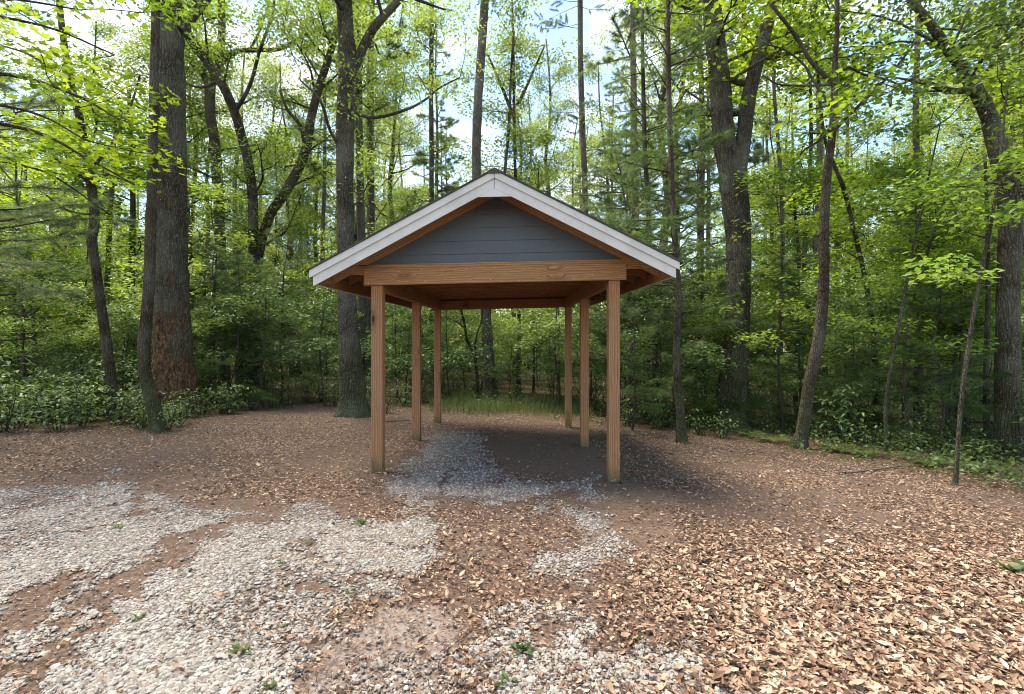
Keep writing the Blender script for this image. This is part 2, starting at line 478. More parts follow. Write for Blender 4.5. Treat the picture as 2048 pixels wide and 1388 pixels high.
def mat_vcol(name, stops, rough=.8, spec=.2, transl=0.0, ns=30):
    b = NB(name)
    t = b.attr('tint')
    n = b.noise(b.obj((1, 1, 1)), ns, 4, .7)
    col = b.ramp(b.math('ADD', t, b.math('MULTIPLY', b.math('SUBTRACT', n, .5), .35)), stops)
    p = b.bsdf(col, rough, spec)
    if not transl: return b.done(p)
    tr = b.n('BsdfTranslucent'); b.set(tr, 'Color', col)
    m = b.n('MixShader', {'Fac': transl}); b.t.links.new(p.outputs[0], m.inputs[1]); b.t.links.new(tr.outputs[0], m.inputs[2])
    return b.done(m)

def mat_ground():
    b = NB('ground_soil')
    o = b.obj((1, 1, 1))
    g, dk, du, wl, lt = (b.attr(k) for k in ('gravel', 'darksoil', 'dust', 'wild', 'litter'))
    n = b.noise(o, 1.5, 8, .7); nf = b.noise(o, 38, 6, .75); nm = b.noise(o, 9, 6, .7)
    soil = b.ramp(nf, [(.25, (.045, .031, .024)), (.5, (.10, .07, .053)), (.75, (.17, .128, .10))])
    soil = b.mix(b.ramp(n, [(.35, 0.0), (.65, 1.0)]), soil, b.mix(.6, soil, (.08, .052, .039, 1)))
    dust = b.ramp(nf, [(.25, (.13, .105, .09)), (.75, (.29, .25, .225))])
    col = b.mix(b.math('MULTIPLY', du, .8), soil, dust)
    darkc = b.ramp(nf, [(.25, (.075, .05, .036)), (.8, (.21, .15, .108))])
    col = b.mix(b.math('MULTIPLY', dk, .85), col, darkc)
    # leaf crumbs between the modelled leaves
    v = b.n('TexVoronoi', {'Scale': 34.0}, feature='F1'); b.set(v, 'Vector', o)
    sp = b.n('SeparateColor'); b.set(sp, 'Color', v.outputs['Color'])
    lc = b.ramp(sp.outputs[0], [(0.0, (.04, .025, .018)), (.35, (.13, .08, .055)), (.7, (.25, .175, .125)), (1.0, (.42, .33, .25))])
    lm = b.math('MULTIPLY', b.math('LESS_THAN', sp.outputs[1], b.math('MULTIPLY', lt, .8)), b.math('LESS_THAN', v.outputs['Distance'], .5))
    col = b.mix(lm, col, lc)
    v2 = b.n('TexVoronoi', {'Scale': 46.0}, feature='F1'); b.set(v2, 'Vector', o)
    s2 = b.n('SeparateColor'); b.set(s2, 'Color', v2.outputs['Color'])
    gm = b.math('MULTIPLY', b.math('LESS_THAN', s2.outputs[0], b.math('MULTIPLY', g, .95)), b.math('LESS_THAN', v2.outputs['Distance'], .42))
    col = b.mix(gm, col, b.ramp(s2.outputs[1], [(0, (.16, .14, .125)), (1, (.36, .335, .31))]))
    wc = b.ramp(nm, [(.3, (.03, .022, .014)), (.55, (.09, .06, .035)), (.7, (.06, .075, .025))])
    col = b.mix(b.math('MULTIPLY', wl, .8), col, wc)
    hb = b.math('ADD', b.math('MULTIPLY', nf, .5), b.math('ADD', b.math('MULTIPLY', gm, .5), b.math('MULTIPLY', lm, .25)))
    return b.done(b.bsdf(col, .95, .1, hb, .8, .02))

M_MAPLE = mat_leaf('maple_leaf', (.05, .10, .012), (.135, .225, .022), (.26, .36, .035), .5, .45, .35, 1.6)
M_OAK = mat_leaf('oak_leaf', (.05, .095, .022), (.12, .2, .04), (.24, .33, .07), .5, .42, .45, 1.6)
M_FAR = mat_leaf('distant_leaf', (.07, .12, .028), (.17, .25, .065), (.30, .37, .11), .5, .5, .35, 1.6)
M_BROAD = mat_leaf('understory_leaf', (.045, .09, .032), (.10, .18, .06), (.22, .32, .11), .42, .4, .5, 1.5)
M_DARK = mat_leaf('dark_leaf', (.025, .055, .016), (.065, .115, .026), (.12, .2, .04), .4, .35, .5, 1.4)
M_PINE = mat_leaf('pine_needle', (.045, .085, .028), (.095, .165, .05), (.17, .25, .08), .4, .5, .3, 1.3)
M_SOFT = mat_leaf('soft_pine_needle', (.07, .105, .05), (.14, .2, .09), (.24, .31, .15), .4, .5, .3, 1.3)
M_FERN = mat_leaf('fern_frond', (.06, .12, .02), (.13, .23, .04), (.22, .33, .065), .45, .5, .3, 1.4)
M_COVER = mat_leaf('ground_cover_leaf', (.03, .058, .018), (.075, .13, .035), (.15, .22, .06), .4, .42, .4, 1.4)
M_GRASS = mat_leaf('grass_blade', (.03, .06, .018), (.06, .105, .03), (.12, .17, .06), .4, .5, .3, 1.4)
B_OAK = mat_bark('oak_bark', (.028, .021, .013), (.088, .071, .045), .65, .5)
B_ROT = mat_bark('rotting_oak_bark', (.036, .028, .018), (.12, .099, .066), .8, .35, rot=True, mossz=1.5)
B_GREY = mat_bark('grey_bark', (.045, .036, .024), (.13, .108, .075), .35, .25, 12)
B_BROWN = mat_bark('brown_bark', (.03, .021, .013), (.098, .072, .044), .3, .45, 14)
B_DARK = mat_bark('dark_bark', (.018, .013, .009), (.06, .047, .032), .25, .4, 12)
B_PINE = mat_bark('pine_bark', (.07, .055, .045), (.2, .165, .135), .15, .1, 9)
B_TWIG = mat_bark('sapling_bark', (.04, .032, .024), (.12, .1, .078), .2, .3, 20)
WOOD = mat_wood('post_wood', (.43, .235, .12), (.30, .145, .066), (.13, .052, .022), green=.75, weather=.3)
WOODH = mat_wood('header_wood', (.44, .25, .112), (.31, .15, .06), (.135, .056, .021), weather=.25)
WOODB = mat_wood('beam_wood', (.36, .175, .075), (.25, .11, .042), (.12, .046, .018), weather=.2)
WHITE = mat_paint('white_trim_paint', (.57, .55, .51), .55, .45, spots=.5)
SIDING = mat_paint('slate_siding_paint', (.08, .092, .106), .5, .35)
STEEL = mat_paint('nail_steel', (.6, .58, .55), .35, .1)

def mat_shingle():
    b = NB('asphalt_shingle')
    br = b.n('TexBrick', {'Scale': 1.0, 'Color1': (.035, .033, .032, 1), 'Color2': (.07, .066, .062, 1), 'Mortar': (.012, .012, .012, 1), 'Mortar Size': .006, 'Brick Width': .3, 'Row Height': .14})
    b.set(br, 'Vector', b.n('UVMap').outputs[0])
    c = b.mix(.4, br.outputs['Color'], b.ramp(b.noise(b.obj((1, 1, 1)), 120, 3), [(.3, (.02, .02, .02)), (.7, (.12, .11, .1))]))
    return b.done(b.bsdf(c, .9, .2, br.outputs['Fac'], .4, .01))
SHINGLE = mat_shingle()

# ------------------------------------------------------------------ ground sheet
def axis(lo, hi, step, far, nfar, growth=1.22):
    core = np.arange(lo, hi + 1e-6, step)
    def ext(end, n, s):
        r = []; d = step; v = end
        while abs(v - s) > 1e-6 and abs(v) < abs(s) + 1e-6 and len(r) < n:
            d *= growth; v = v + math.copysign(d, s - end)
            if (s - v) * (s - end) <= 0: v = s
            r.append(v)
        return r
    return core, ext
cx, ex = axis(-9.5, 9.5, .055, 260, 60)
XS = np.array(sorted(ex(-9.5, 80, -260.0)) + list(cx) + ex(9.5, 80, 260.0))
cy, ey = axis(1.2, 14.0, .05, 260, 60)
lowy = [-60, -30, -15, -8, -5, -3, -2, -1.2, -.6, 0, .3, .6, .85, 1.05]
YS = np.array(lowy + list(cy) + ey(14.0, 80, 300.0))
gx, gy = np.meshgrid(XS, YS)
fx, fy = gx.ravel(), gy.ravel()
zz = H(fx, fy)
core = sstep(.8, 2, fy) * (1 - sstep(13, 16, fy)) * (1 - sstep(9, 12, abs(fx)))
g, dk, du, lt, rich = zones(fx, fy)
zz = zz + core * (0.03 * (fbm(fx * 2.2, fy * 2.2, 3) - .5) + 0.012 * (fbm(fx * 9, fy * 9, 2) - .5) + 0.012 * g)
nx, ny = len(XS), len(YS)
ii = (np.arange(ny - 1)[:, None] * nx + np.arange(nx - 1)[None]).ravel()
Q = np.stack([ii, ii + 1, ii + nx + 1, ii + nx], 1)
wl = sstep(-10, 12, wild(fx, fy))
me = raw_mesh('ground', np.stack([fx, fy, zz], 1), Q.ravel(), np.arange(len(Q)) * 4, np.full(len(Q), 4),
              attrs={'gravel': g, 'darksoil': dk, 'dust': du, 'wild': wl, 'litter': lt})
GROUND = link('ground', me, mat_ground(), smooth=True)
tag(GROUND, 'bare brown forest soil under the leaves and gravel', kind='structure')
def Hs(x, y):
    x = np.asarray(x, float); y = np.asarray(y, float)
    c = sstep(.8, 2, y) * (1 - sstep(13, 16, y)) * (1 - sstep(9, 12, abs(x)))
    return H(x, y) + c * (0.03 * (fbm(x * 2.2, y * 2.2, 3) - .5) + 0.012 * (fbm(x * 9, y * 9, 2) - .5) + 0.006)

# scatter by view distance: sample in (distance, angle) so density falls with distance
def scatter(n, d0, d1, power, spread=1.16, rn=RN):
    u = rn.random(n)
    if abs(power - 1) < 1e-6: d = d0 * (d1 / d0) ** u
    else: d = (d0 ** (1 - power) + u * (d1 ** (1 - power) - d0 ** (1 - power))) ** (1 / (1 - power))
    x = rn.uniform(-1, 1, n) * spread * d
    return x, d

# gravel stones -----------------------------------------------------
def gravel():
    rn = np.random.default_rng(3)
    x, y = scatter(250000, 1.9, 12.5, 1.5, 1.13, rn)
    g, dk, du, lt, _ = zones(x, y)
    keep = rn.random(len(x)) < np.clip(g * 1.1 - .08, 0, .86) + 0.008
    x, y = x[keep], y[keep]
    n = len(x)
    t = (1 + 5 ** .5) / 2
    ico = unit(np.array([(-1, t, 0), (1, t, 0), (-1, -t, 0), (1, -t, 0), (0, -1, t), (0, 1, t), (0, -1, -t), (0, 1, -t), (t, 0, -1), (t, 0, 1), (-t, 0, -1), (-t, 0, 1)], float))
    Fc = np.array([(0, 11, 5), (0, 5, 1), (0, 1, 7), (0, 7, 10), (0, 10, 11), (1, 5, 9), (5, 11, 4), (11, 10, 2), (10, 7, 6), (7, 1, 8), (3, 9, 4), (3, 4, 2), (3, 2, 6), (3, 6, 8), (3, 8, 9),
                   (4, 9, 5), (2, 4, 11), (6, 2, 10), (8, 6, 7), (9, 8, 1)])
    s = rn.gamma(6, .00145, n) * (1 + .035 * y) 
    s = np.clip(s * .92, .005, .021)
    sc = np.stack([s * rn.uniform(.9, 1.45, n), s * rn.uniform(.7, 1.1, n), s * rn.uniform(.5, .85, n)], 1)
    V = ico[None] * (1 + rn.uniform(-.22, .22, (n, 12, 1))) * sc[:, None]
    a = rn.uniform(0, 6.28, n); b = rn.normal(0, .35, n)
    ca, sa, cb, sb = np.cos(a)[:, None], np.sin(a)[:, None], np.cos(b)[:, None], np.sin(b)[:, None]
    X, Y, Z = V[..., 0], V[..., 1], V[..., 2]
    Y, Z = Y * cb - Z * sb, Y * sb + Z * cb
    X, Y = X * ca - Y * sa, X * sa + Y * ca
    V = np.stack([X + x[:, None], Y + y[:, None], Z + (Hs(x, y) + s * .18 + .003)[:, None]], -1)
    L = (Fc.ravel()[None] + (np.arange(n) * 12)[:, None]).ravel()
    me = raw_mesh('gravel', V.reshape(-1, 3), L, np.arange(n * 20) * 3, np.full(n * 20, 3), attrs={'tint': np.repeat(rn.beta(3.2, 2.2, n), 12)})
    m = mat_vcol('gravel_stone', [(0.0, (.085, .066, .052)), (.3, (.15, .13, .11)), (.6, (.22, .2, .178)), (1.0, (.34, .32, .29))], .85, .25, ns=90)
    tag(link('gravel', me, m), 'pale grey gravel spread over the driveway soil', kind='stuff')
gravel()

# fallen leaves -------------------------------------------------------
def litter():
    rn = np.random.default_rng(4)
    x, y = scatter(240000, 1.9, 17, 0.95, 1.2, rn)
    g, dk, du, lt, rich = zones(x, y)
    w = wild(x, y)
    keep = rn.random(len(x)) < np.clip(lt * .95 + .02, 0, 1) * (1 - .6 * sstep(0, 60, w))
    x, y, g, rich = x[keep], y[keep], g[keep], rich[keep]
    n = len(x)
    L = rn.gamma(6, .0058, n) * (.88 + .3 * rich); L = np.clip(L, .014, .085)[:, None]
    Wd = L * rn.uniform(.28, .58, n)[:, None]
    a = rn.uniform(0, 6.28, n)
    N = unit(np.stack([rn.normal(0, .33, n), rn.normal(0, .33, n), np.ones(n)], 1))
    D = np.stack([np.cos(a), np.sin(a), np.zeros(n)], 1); D = unit(D - N * (D * N).sum(1, keepdims=True)); S = np.cross(N, D)
    cu = rn.uniform(-.2, .75, n)[:, None]; tw = rn.normal(0, .5, n)[:, None]
    C = np.stack([x, y, Hs(x, y) + .008 + rn.exponential(.009, n)], 1)
    def pt(u, v): return C + D * L * u + S * Wd * v + N * L * (cu * (abs(v) * 1.0) ** 2 * 1.2 + cu * u * u * .9 + tw * u * v)
    V = np.stack([pt(-.5, 0), pt(-.2, -.42), pt(.18, -.46), pt(.52, 0), pt(.18, .46), pt(-.2, .42)], 1)
    M = (pt(-.2, 0) + pt(.18, 0)) / 2 - N * L * .02
    V = V + (V - C[:, None]) * rn.uniform(-.28, .22, (n, 6, 1))
    V = np.concatenate([V, M[:, None]], 1)
    Fc = np.array([(6, 0, 1), (6, 1, 2), (6, 2, 3), (6, 3, 4), (6, 4, 5), (6, 5, 0)])
    Lp = (Fc.ravel()[None] + (np.arange(n) * 7)[:, None]).ravel()
    t = np.clip(rn.beta(1.9, 2.0, n) * .95 + .02 + .14 * (rich - .3), 0, 1)
    me = raw_mesh('leaf_litter', V.reshape(-1, 3), Lp, np.arange(n * 6) * 3, np.full(n * 6, 3), attrs={'tint': np.repeat(t, 7)})
    m = mat_vcol('dead_leaf', [(0.0, (.03, .018, .013)), (.2, (.085, .05, .034)), (.36, (.165, .088, .054)), (.52, (.26, .165, .107)), (.72, (.36, .255, .175)), (.9, (.45, .355, .26)), (1.0, (.53, .46, .36))], .7, .3, .15, 14)
    tag(link('leaf_litter', me, m), 'dry tan and rust fallen leaves covering the clearing', kind='stuff')
    # needles and crumbs
    x, y = scatter(60000, 1.9, 9, 1.6, 1.15, rn)
    g, dk, du, lt, rich = zones(x, y)
    keep = rn.random(len(x)) < np.clip(.75 - g, .12, 1)
    x, y = x[keep], y[keep]; n = len(x)
    a = rn.uniform(0, 6.28, n); l = rn.uniform(.005, .035, n); wd = rn.uniform(.0012, .004, n)
    dx, dy = np.cos(a) * l, np.sin(a) * l; sx, sy = -np.sin(a) * wd, np.cos(a) * wd
    z = Hs(x, y) + .009
    V = np.stack([np.stack([x - dx - sx, y - dy - sy, z], 1), np.stack([x + dx, y + dy, z + rn.uniform(0, .008, n)], 1), np.stack([x - dx + sx, y - dy + sy, z + .002], 1)], 1)
    s = Soup(); s.add(V, rn.random(n) * .55)
    tag(s.build('needle_litter', m), 'tiny brown needles and leaf crumbs on the soil', kind='stuff')
litter()

# ------------------------------------------------------------------ the timber shelter
XC = -0.2
def SH(V):
    V = np.array(V, float)
    V[..., 2] += 0.028 * (V[..., 1] - 6.08) + 0.022 * (V[..., 0] - XC)
    return V
SL = 0.5187
class Wd:
    """planks in one mesh with UVs running along the grain"""
    def __init__(s, shear=True): s.V = []; s.L = []; s.T = []; s.U = []; s.o = 0; s.sh = shear
    def face(s, idx, uv): s.L += [i + s.o for i in idx]; s.T.append(len(idx)); s.U += list(uv)
    def board(s, p0, p1, w, h, up=(0, 0, 1)):
        p0, p1 = np.array(p0, float), np.array(p1, float)
        a = unit(p1 - p0); up = np.array(up, float)
        sd = unit(np.cross(a, up)); u = np.cross(sd, a); Ln = np.linalg.norm(p1 - p0)
        V = [p + sd * sx * w / 2 + u * sz * h / 2 for p in (p0, p1) for sx, sz in ((-1, -1), (1, -1), (1, 1), (-1, 1))]
        o = RN.uniform(0, 30, 2)
        ws = [w, h, w, h]
        for k in range(4):
            i, j = k, (k + 1) % 4; vo = o[1] + k * .37
            s.face((i, j, j + 4, i + 4), [(o[0], vo), (o[0], vo + ws[k]), (o[0] + Ln, vo + ws[k]), (o[0] + Ln, vo)])
        s.face((3, 2, 1, 0), [(o[0], o[1]), (o[0] + .03, o[1]), (o[0] + .03, o[1] + h), (o[0], o[1] + h)])
        s.face((4, 5, 6, 7), [(o[0], o[1]), (o[0] + .03, o[1]), (o[0] + .03, o[1] + h), (o[0], o[1] + h)])
        s.V += V; s.o += 8
    def prism(s, poly, y0, y1, ang=0.0):
        """poly: (x, z) outline, counter-clockwise seen from the front (-Y)"""
        n = len(poly); c, sn = math.cos(ang), math.sin(ang); o = RN.uniform(0, 30, 2)
        s.V += [np.array([x, y0, z]) for x, z in poly] + [np.array([x, y1, z]) for x, z in poly]
        uv = [(o[0] + x * c + z * sn, o[1] - x * sn + z * c) for x, z in poly]
        s.face(tuple(range(n)), uv)
        s.face(tuple(range(2 * n - 1, n - 1, -1)), uv[::-1])
        for i in range(n):
            j = (i + 1) % n
            l = math.hypot(poly[j][0] - poly[i][0], poly[j][1] - poly[i][1])
            s.face((i, i + n, j + n, j), [(o[0], o[1]), (o[0], o[1] + y1 - y0), (o[0] + l, o[1] + y1 - y0), (o[0] + l, o[1])])
        s.o += 2 * n
    def mesh(s, name):
        V = np.array(s.V)
        if s.sh: V = SH(V)
        return V, s
    def build(s, name, mat, parent=None, bevel=0.003, org=(0, 0, 0)):
        V = np.array(s.V)
        if s.sh: V = SH(V)
        V = V - np.array(org)
        st = np.concatenate([[0], np.cumsum(s.T)[:-1]])
        o = link(name, raw_mesh(name, V, s.L, st, s.T, uv=s.U), mat, parent)
        if bevel:
            m = o.modifiers.new('edge', 'BEVEL'); m.width = bevel; m.segments = 2; m.limit_method = 'ANGLE'
        return o

BX, BY = XC, 8.5
shelter = empty('timber_shelter', (BX, BY, 0), 'open timber carport with grey gable, white trim and six wooden posts', 'carport')
def off(o): o.location = (-BX, -BY, 0)   # meshes are in world coordinates, the thing's origin is at its base
XL, XR = -1.67, 1.265
for px_, py_ in ((XL, 6.12), (XR, 6.12), (XL, 8.58), (XR, 8.58), (XL, 11.02), (XR, 11.02)):
    gz = Hf(px_, py_)
    top = 2.52 + 0.028 * (py_ - 6.08) + 0.022 * (px_ - XC)
    w = Wd(False)
    w.board((0, 0, -.12), (0, 0, top - gz), .141, .141, (0, 1, 0))
    p = w.build('post', WOOD, shelter, .006)
    p.location = (px_ - BX, py_ - BY, gz)
# front header with its nail heads
w = Wd(); w.board((-1.82, 6.03, 2.513), (1.405, 6.03, 2.513), .038, .2); hd = w.build('header_beam', WOODH, shelter); off(hd)
def disc(cx_, y, cz_, r):
    a = np.arange(8) / 8 * 6.283
    return np.stack([cx_ + r * np.cos(a), np.full(8, y), cz_ + r * np.sin(a)], 1)
ns = Soup(); Vn = []
rn = np.random.default_rng(8)
for k in range(11):
    xx = -1.72 + k * .305
    for zz_ in (2.455, 2.575):
        if rn.random() < .85: Vn.append(SH(disc(xx + rn.normal(0, .03), 6.0085, zz_ + rn.normal(0, .012), .0045)))
for v_ in Vn:
    c_ = v_.mean(0); q_ = Soup(); q_.add(np.concatenate([(v_ - c_)[::-1]])[None], [1.0]); q_.build('nail_head', STEEL, hd).location = tuple(c_)
w = Wd(); w.board((-1.82, 11.09, 2.445), (1.405, 11.09, 2.445), .038, .2); off(w.build('header_beam', WOODB, shelter))
w = Wd(); w.board((-1.72, 10.92, 2.445), (1.3, 10.92, 2.445), .038, .19); off(w.build('cross_beam', WOODB, shelter))
for xs, sg in ((XL, 1), (XR, -1)):
    w = Wd()
    xi = xs + sg * (.0705 + .003 - .045)
    w.board((xi, 6.052, 2.445), (xi, 11.068, 2.445), .09, .2)
    off(w.build('side_beam', WOODB, shelter))
# trusses
def truss(y, name='roof_truss', dp=.105, mt=None):
    w = Wd()
    ct = .03 if mt else 0
    w.prism([(XC - 1.99, 2.549), (XC + 1.99, 2.549), (XC + 1.84 - ct, 2.638 + ct), (XC - 1.84 + ct, 2.638 + ct)], y, y + .038)
    t0 = 3.667 - .035
    for sg in (-1, 1):
        e = 2.016
        pl = [(XC + sg * .001, t0 - dp), (XC + sg * .001, t0), (XC + sg * e, t0 - SL * e), (XC + sg * e, t0 - SL * e - dp)]
        if sg < 0: pl = pl[::-1]
        pl = pl if sg > 0 else pl
        if sg > 0: pl = pl[::-1]
        w.prism(pl, y + .002 + .001 * (sg > 0), y + .035, -sg * math.atan(SL))
    off(w.build(name, mt or WOODB, shelter, .002))
truss(6.032, dp=.15, mt=WOODH)
for k in range(1, 9): truss(6.035 + k * .61 if k < 8 else 11.04)
# outriggers and ridge block under the front overhang
w = Wd()
t0 = 3.667 - .035
for sg in (-1, 1):
    pl = [(XC + sg * .002, t0 - .10), (XC + sg * .002, t0), (XC + sg * 2.015, t0 - SL * 2.015), (XC + sg * 2.015, t0 - SL * 2.015 - .10)]
    if sg > 0: pl = pl[::-1]
    w.prism(pl, 5.624, 5.66 + .001 * sg, -sg * math.atan(SL))
off(w.build('barge_rafter', WOODB, shelter, .002))
w = Wd(); w.board((XC, 5.662, 3.535), (XC, 6.029, 3.535), .085, .07); off(w.build('ridge_block', WOODB, shelter))
# gable siding: lapped courses
def siding(yf, dirn):
    V = []; L = []; T = []; o = 0
    z = 2.622; k = 0
    while z < 3.5:
        z1 = min(z + .166, 3.53)
        for side in (0,):
            s0 = (3.667 - .12 - z) / SL; s1 = max((3.667 - .12 - z1) / SL, .01)
            q = [(XC - s0, yf, z), (XC + s0, yf, z), (XC + s1, yf + .011 * dirn, z1), (XC - s1, yf + .011 * dirn, z1), (XC - s0, yf + .02 * dirn, z), (XC + s0, yf + .02 * dirn, z),
                 (XC + s1, yf + .022 * dirn, z1), (XC - s1, yf + .022 * dirn, z1)]
            V += q; fs = [(0, 1, 2, 3), (4, 7, 6, 5), (0, 4, 5, 1), (3, 2, 6, 7)]
            for f in fs: L += [i + o for i in f]; T.append(4)
            o += 8
        z += .161; k += 1
    st = np.concatenate([[0], np.cumsum(T)[:-1]])
    ob = link('gable_siding', raw_mesh('gable_siding', SH(V), L, st, T), SIDING, shelter)
    off(ob)
siding(6.075, 1); siding(11.085, -1)
# white barge boards: lower fascia, upper trim strip, gusset
def barge(yf, dn):
    for sg in (-1, 1):
        for nm, a0, a1, e, y0, y1 in (('fascia_board', .062, .198, 2.075, 0, .019), ('trim_strip', 0.0, .085, 2.11, -.022, -.003)):
            t = 3.648
            xi = XC + sg * .0015
            pl = [(xi, t - a1), (xi, t - a0), (XC + sg * e, t - a0 - SL * e), (XC + sg * e, t - a1 - SL * e)]
            if sg > 0: pl = pl[::-1]
            w = Wd(); yy = sorted((yf + dn * y0, yf + dn * y1)); w.prism(pl, yy[0], yy[1], -sg * math.atan(SL))
            off(w.build(nm, WHITE, shelter, .002))
    w = Wd(); zb = 3.352; hw = (3.648 - .198 - zb) / SL
    yy = sorted((yf + dn * .001, yf + dn * .018))
    w.prism([(XC - hw, zb), (XC + hw, zb), (XC, 3.648 - .198)], yy[0], yy[1]); off(w.build('gable_gusset', WHITE, shelter, .001))
barge(5.60, 1); barge(11.52, -1)
for sg in (-1, 1):
    w = Wd(); xe = XC + sg * 2.062
    w.board((xe, 5.622, 2.46), (xe, 11.495, 2.46), .022, .14); off(w.build('eave_fascia', WHITE, shelter, .002))
for sg in (-1, 1):
    w = Wd(); xe = XC + sg * 2.034
    w.board((xe, 5.665, 2.462), (xe, 11.45, 2.462), .03, .125); off(w.build('sub_fascia', WOODB, shelter, .002))
# deck and shingles
for sg in (-1, 1):
    for nm, mt, lo, hi, e, y0, y1 in (('roof_deck', WOODB, .033, .020, 2.045, 5.625, 11.49), ('shingle_roof', SHINGLE, .0165, -.004, 2.145, 5.562, 11.56)):
        V = []
        for y in (y0, y1):
            for s_, dz in ((.0 if nm != 'roof_deck' else .004, lo), (e, lo), (e, hi), (.0 if nm != 'roof_deck' else .004, hi)):
                V.append((XC + sg * s_, y, 3.667 - dz - SL * s_))
        fs = [(0, 1, 2, 3), (7, 6, 5, 4), (0, 4, 5, 1), (3, 2, 6, 7), (1, 5, 6, 2)]
        if sg < 0: pass
        L = []; U = []
        for f in fs:
            for i in f:
                L.append(i); v = V[i]; U.append((v[1], abs(v[0] - XC) * 1.13))
        off(link(nm, raw_mesh(nm, SH(V), L, np.arange(5) * 4, [4] * 5, uv=U), mt, shelter))
w = Wd(); w.prism([(XC - .12, 3.667 + .004 - .12 * SL + .0012), (XC + .12, 3.667 + .004 - .12 * SL + .0012), (XC, 3.667 + .0075)], 5.56, 11.562); off(w.build('ridge_cap', SHINGLE, shelter, 0))

# ------------------------------------------------------------------ trees: generators
def needles(soup, c, dr, n, L, rn, tint, wid=.006, spread=.75):
    c = np.asarray(c); n = int(n)
    D = unit(dr[None] * .7 + rn.normal(0, spread, (n, 3)))
    S = unit(np.cross(D, rn.normal(0, 1, (n, 3)))) * wid * .5
    B = c[None] + dr[None] * rn.uniform(-.1, .06, (n, 1))
    l = L * rn.uniform(.7, 1.15, (n, 1))
    tip = B + D * l - np.array([0, 0, 1.]) * l * .12
    soup.add(np.stack([B - S, tip, B + S], 1), np.clip(tint + rn.normal(0, .12, n), 0, 1))

def pine_limb(tubes, soup, p0, az, el, Ln, r0, rn, NL=.15, dens=40, wid=.006, side=True, soft=1.0):
    d = np.array([math.cos(az) * math.cos(el), math.sin(az) * math.cos(el), math.sin(el)])
    pts = [p0]
    for k in range(4):
        d = unit(d + rn.normal(0, .1, 3) + np.array([0, 0, .03])); pts.append(pts[-1] + d * Ln / 4)
    pts = np.array(pts)
    tubes.tube(pts, np.linspace(r0, r0 * .25, 5), 5, cap=False, smooth=1)
    t0 = rn.normal(.5, .15)
    for t in np.arange(.3, 1.01, .11 / max(Ln, .3) * 1.6):
        q = np.array([np.interp(t * 4, range(5), pts[:, i]) for i in range(3)])
        if side and rn.random() < .75:
            sd = unit(np.cross(d, [0, 0, 1.])) * rn.choice([-1, 1]) + d * .7 + rn.normal(0, .15, 3); sd = unit(sd)
            l = Ln * rn.uniform(.15, .38) * (1.15 - t * .5)
            e = q + sd * l
            tubes.tube([q, e], [r0 * .3, r0 * .12], 3, cap=False, smooth=1)
            for s_ in np.arange(.4, 1.01, .09 / max(l, .09)):
                needles(soup, q + sd * l * s_, sd, dens * .6, NL, rn, t0 + rn.normal(0, .07), wid, .55 * soft)
        elif t > .45: needles(soup, q, d, dens, NL, rn, t0, wid, .6 * soft)
    needles(soup, pts[-1], d, dens, NL, rn, t0, wid, .5 * soft)

def broad_limb(tubes, soup, p0, d, Ln, r0, rn, kind, level=0):
    """a limb that forks into twigs carrying flat sprays of leaves"""
    n = 5; pts = [np.array(p0, float)]; d = unit(np.array(d, float))
    for k in range(n):
        d = unit(d + rn.normal(0, .17, 3) + np.array([0, 0, kind.get('lift', .06)])); pts.append(pts[-1] + d * Ln / n)
    pts = np.array(pts); rad = np.linspace(r0, max(r0 * .3, .004), n + 1)
    tubes.tube(pts, rad, 6 if r0 > .03 else 4, cap=False, smooth=2 if r0 > .02 else 1)
    L, Wl, sh = kind['L'], kind['W'], kind.get('shape', 'rhomb')
    nt_ = max(2, int(Ln / kind.get('step', .45)))
    for t in np.linspace(kind.get('bare', .3), 1, nt_):
        q = np.array([np.interp(t * n, range(n + 1), pts[:, i]) for i in range(3)])
        az = rn.uniform(0, 6.28)
        sd = unit(np.array([math.cos(az), math.sin(az), rn.uniform(-.15, .45)]) + d * .5)
        l = min(Ln * rn.uniform(.2, .42), kind.get('twig', .9))
        if level < kind.get('levels', 1) and Ln > 1.2 and rn.random() < .6:
            broad_limb(tubes, soup, q, sd, Ln * rn.uniform(.35, .55), r0 * .42, rn, kind, level + 1)
        else:
            e = q + sd * l
            tubes.tube([q, (q + e) / 2 + rn.normal(0, .04, 3), e], [max(r0 * .22, .004), .004, .002], 3, cap=False, smooth=1)
            cluster(soup, e, kind['R'] * rn.uniform(.65, 1.25), kind['n'] * rn.uniform(.6, 1.3), L, Wl, kind.get('flat', .25), kind.get('tilt', .45), sh, rn=rn)
    cluster(soup, pts[-1], kind['R'], kind['n'], L, Wl, kind.get('flat', .25), kind.get('tilt', .45), sh, rn=rn)

K_OAK = dict(L=.11, W=.055, R=.6, n=75, flat=.33, tilt=.6)
K_FAR = dict(L=.125, W=.08, R=.58, n=72, flat=.34, tilt=.55, step=.55)
K_MAP = dict(L=.13, W=.13, R=.42, n=24, flat=.16, tilt=.3, shape='star', step=.3, lift=.0)
K_MAPF = dict(L=.14, W=.11, R=.6, n=50, flat=.2, tilt=.35, step=.4, lift=.02)
K_BRD = dict(L=.15, W=.06, R=.3, n=14, flat=.15, tilt=.32, shape='rhomb', step=.28, lift=.05, bare=.35)
K_UND = dict(L=.11, W=.065, R=.48, n=62, flat=.16, tilt=.38, step=.35, lift=.03)

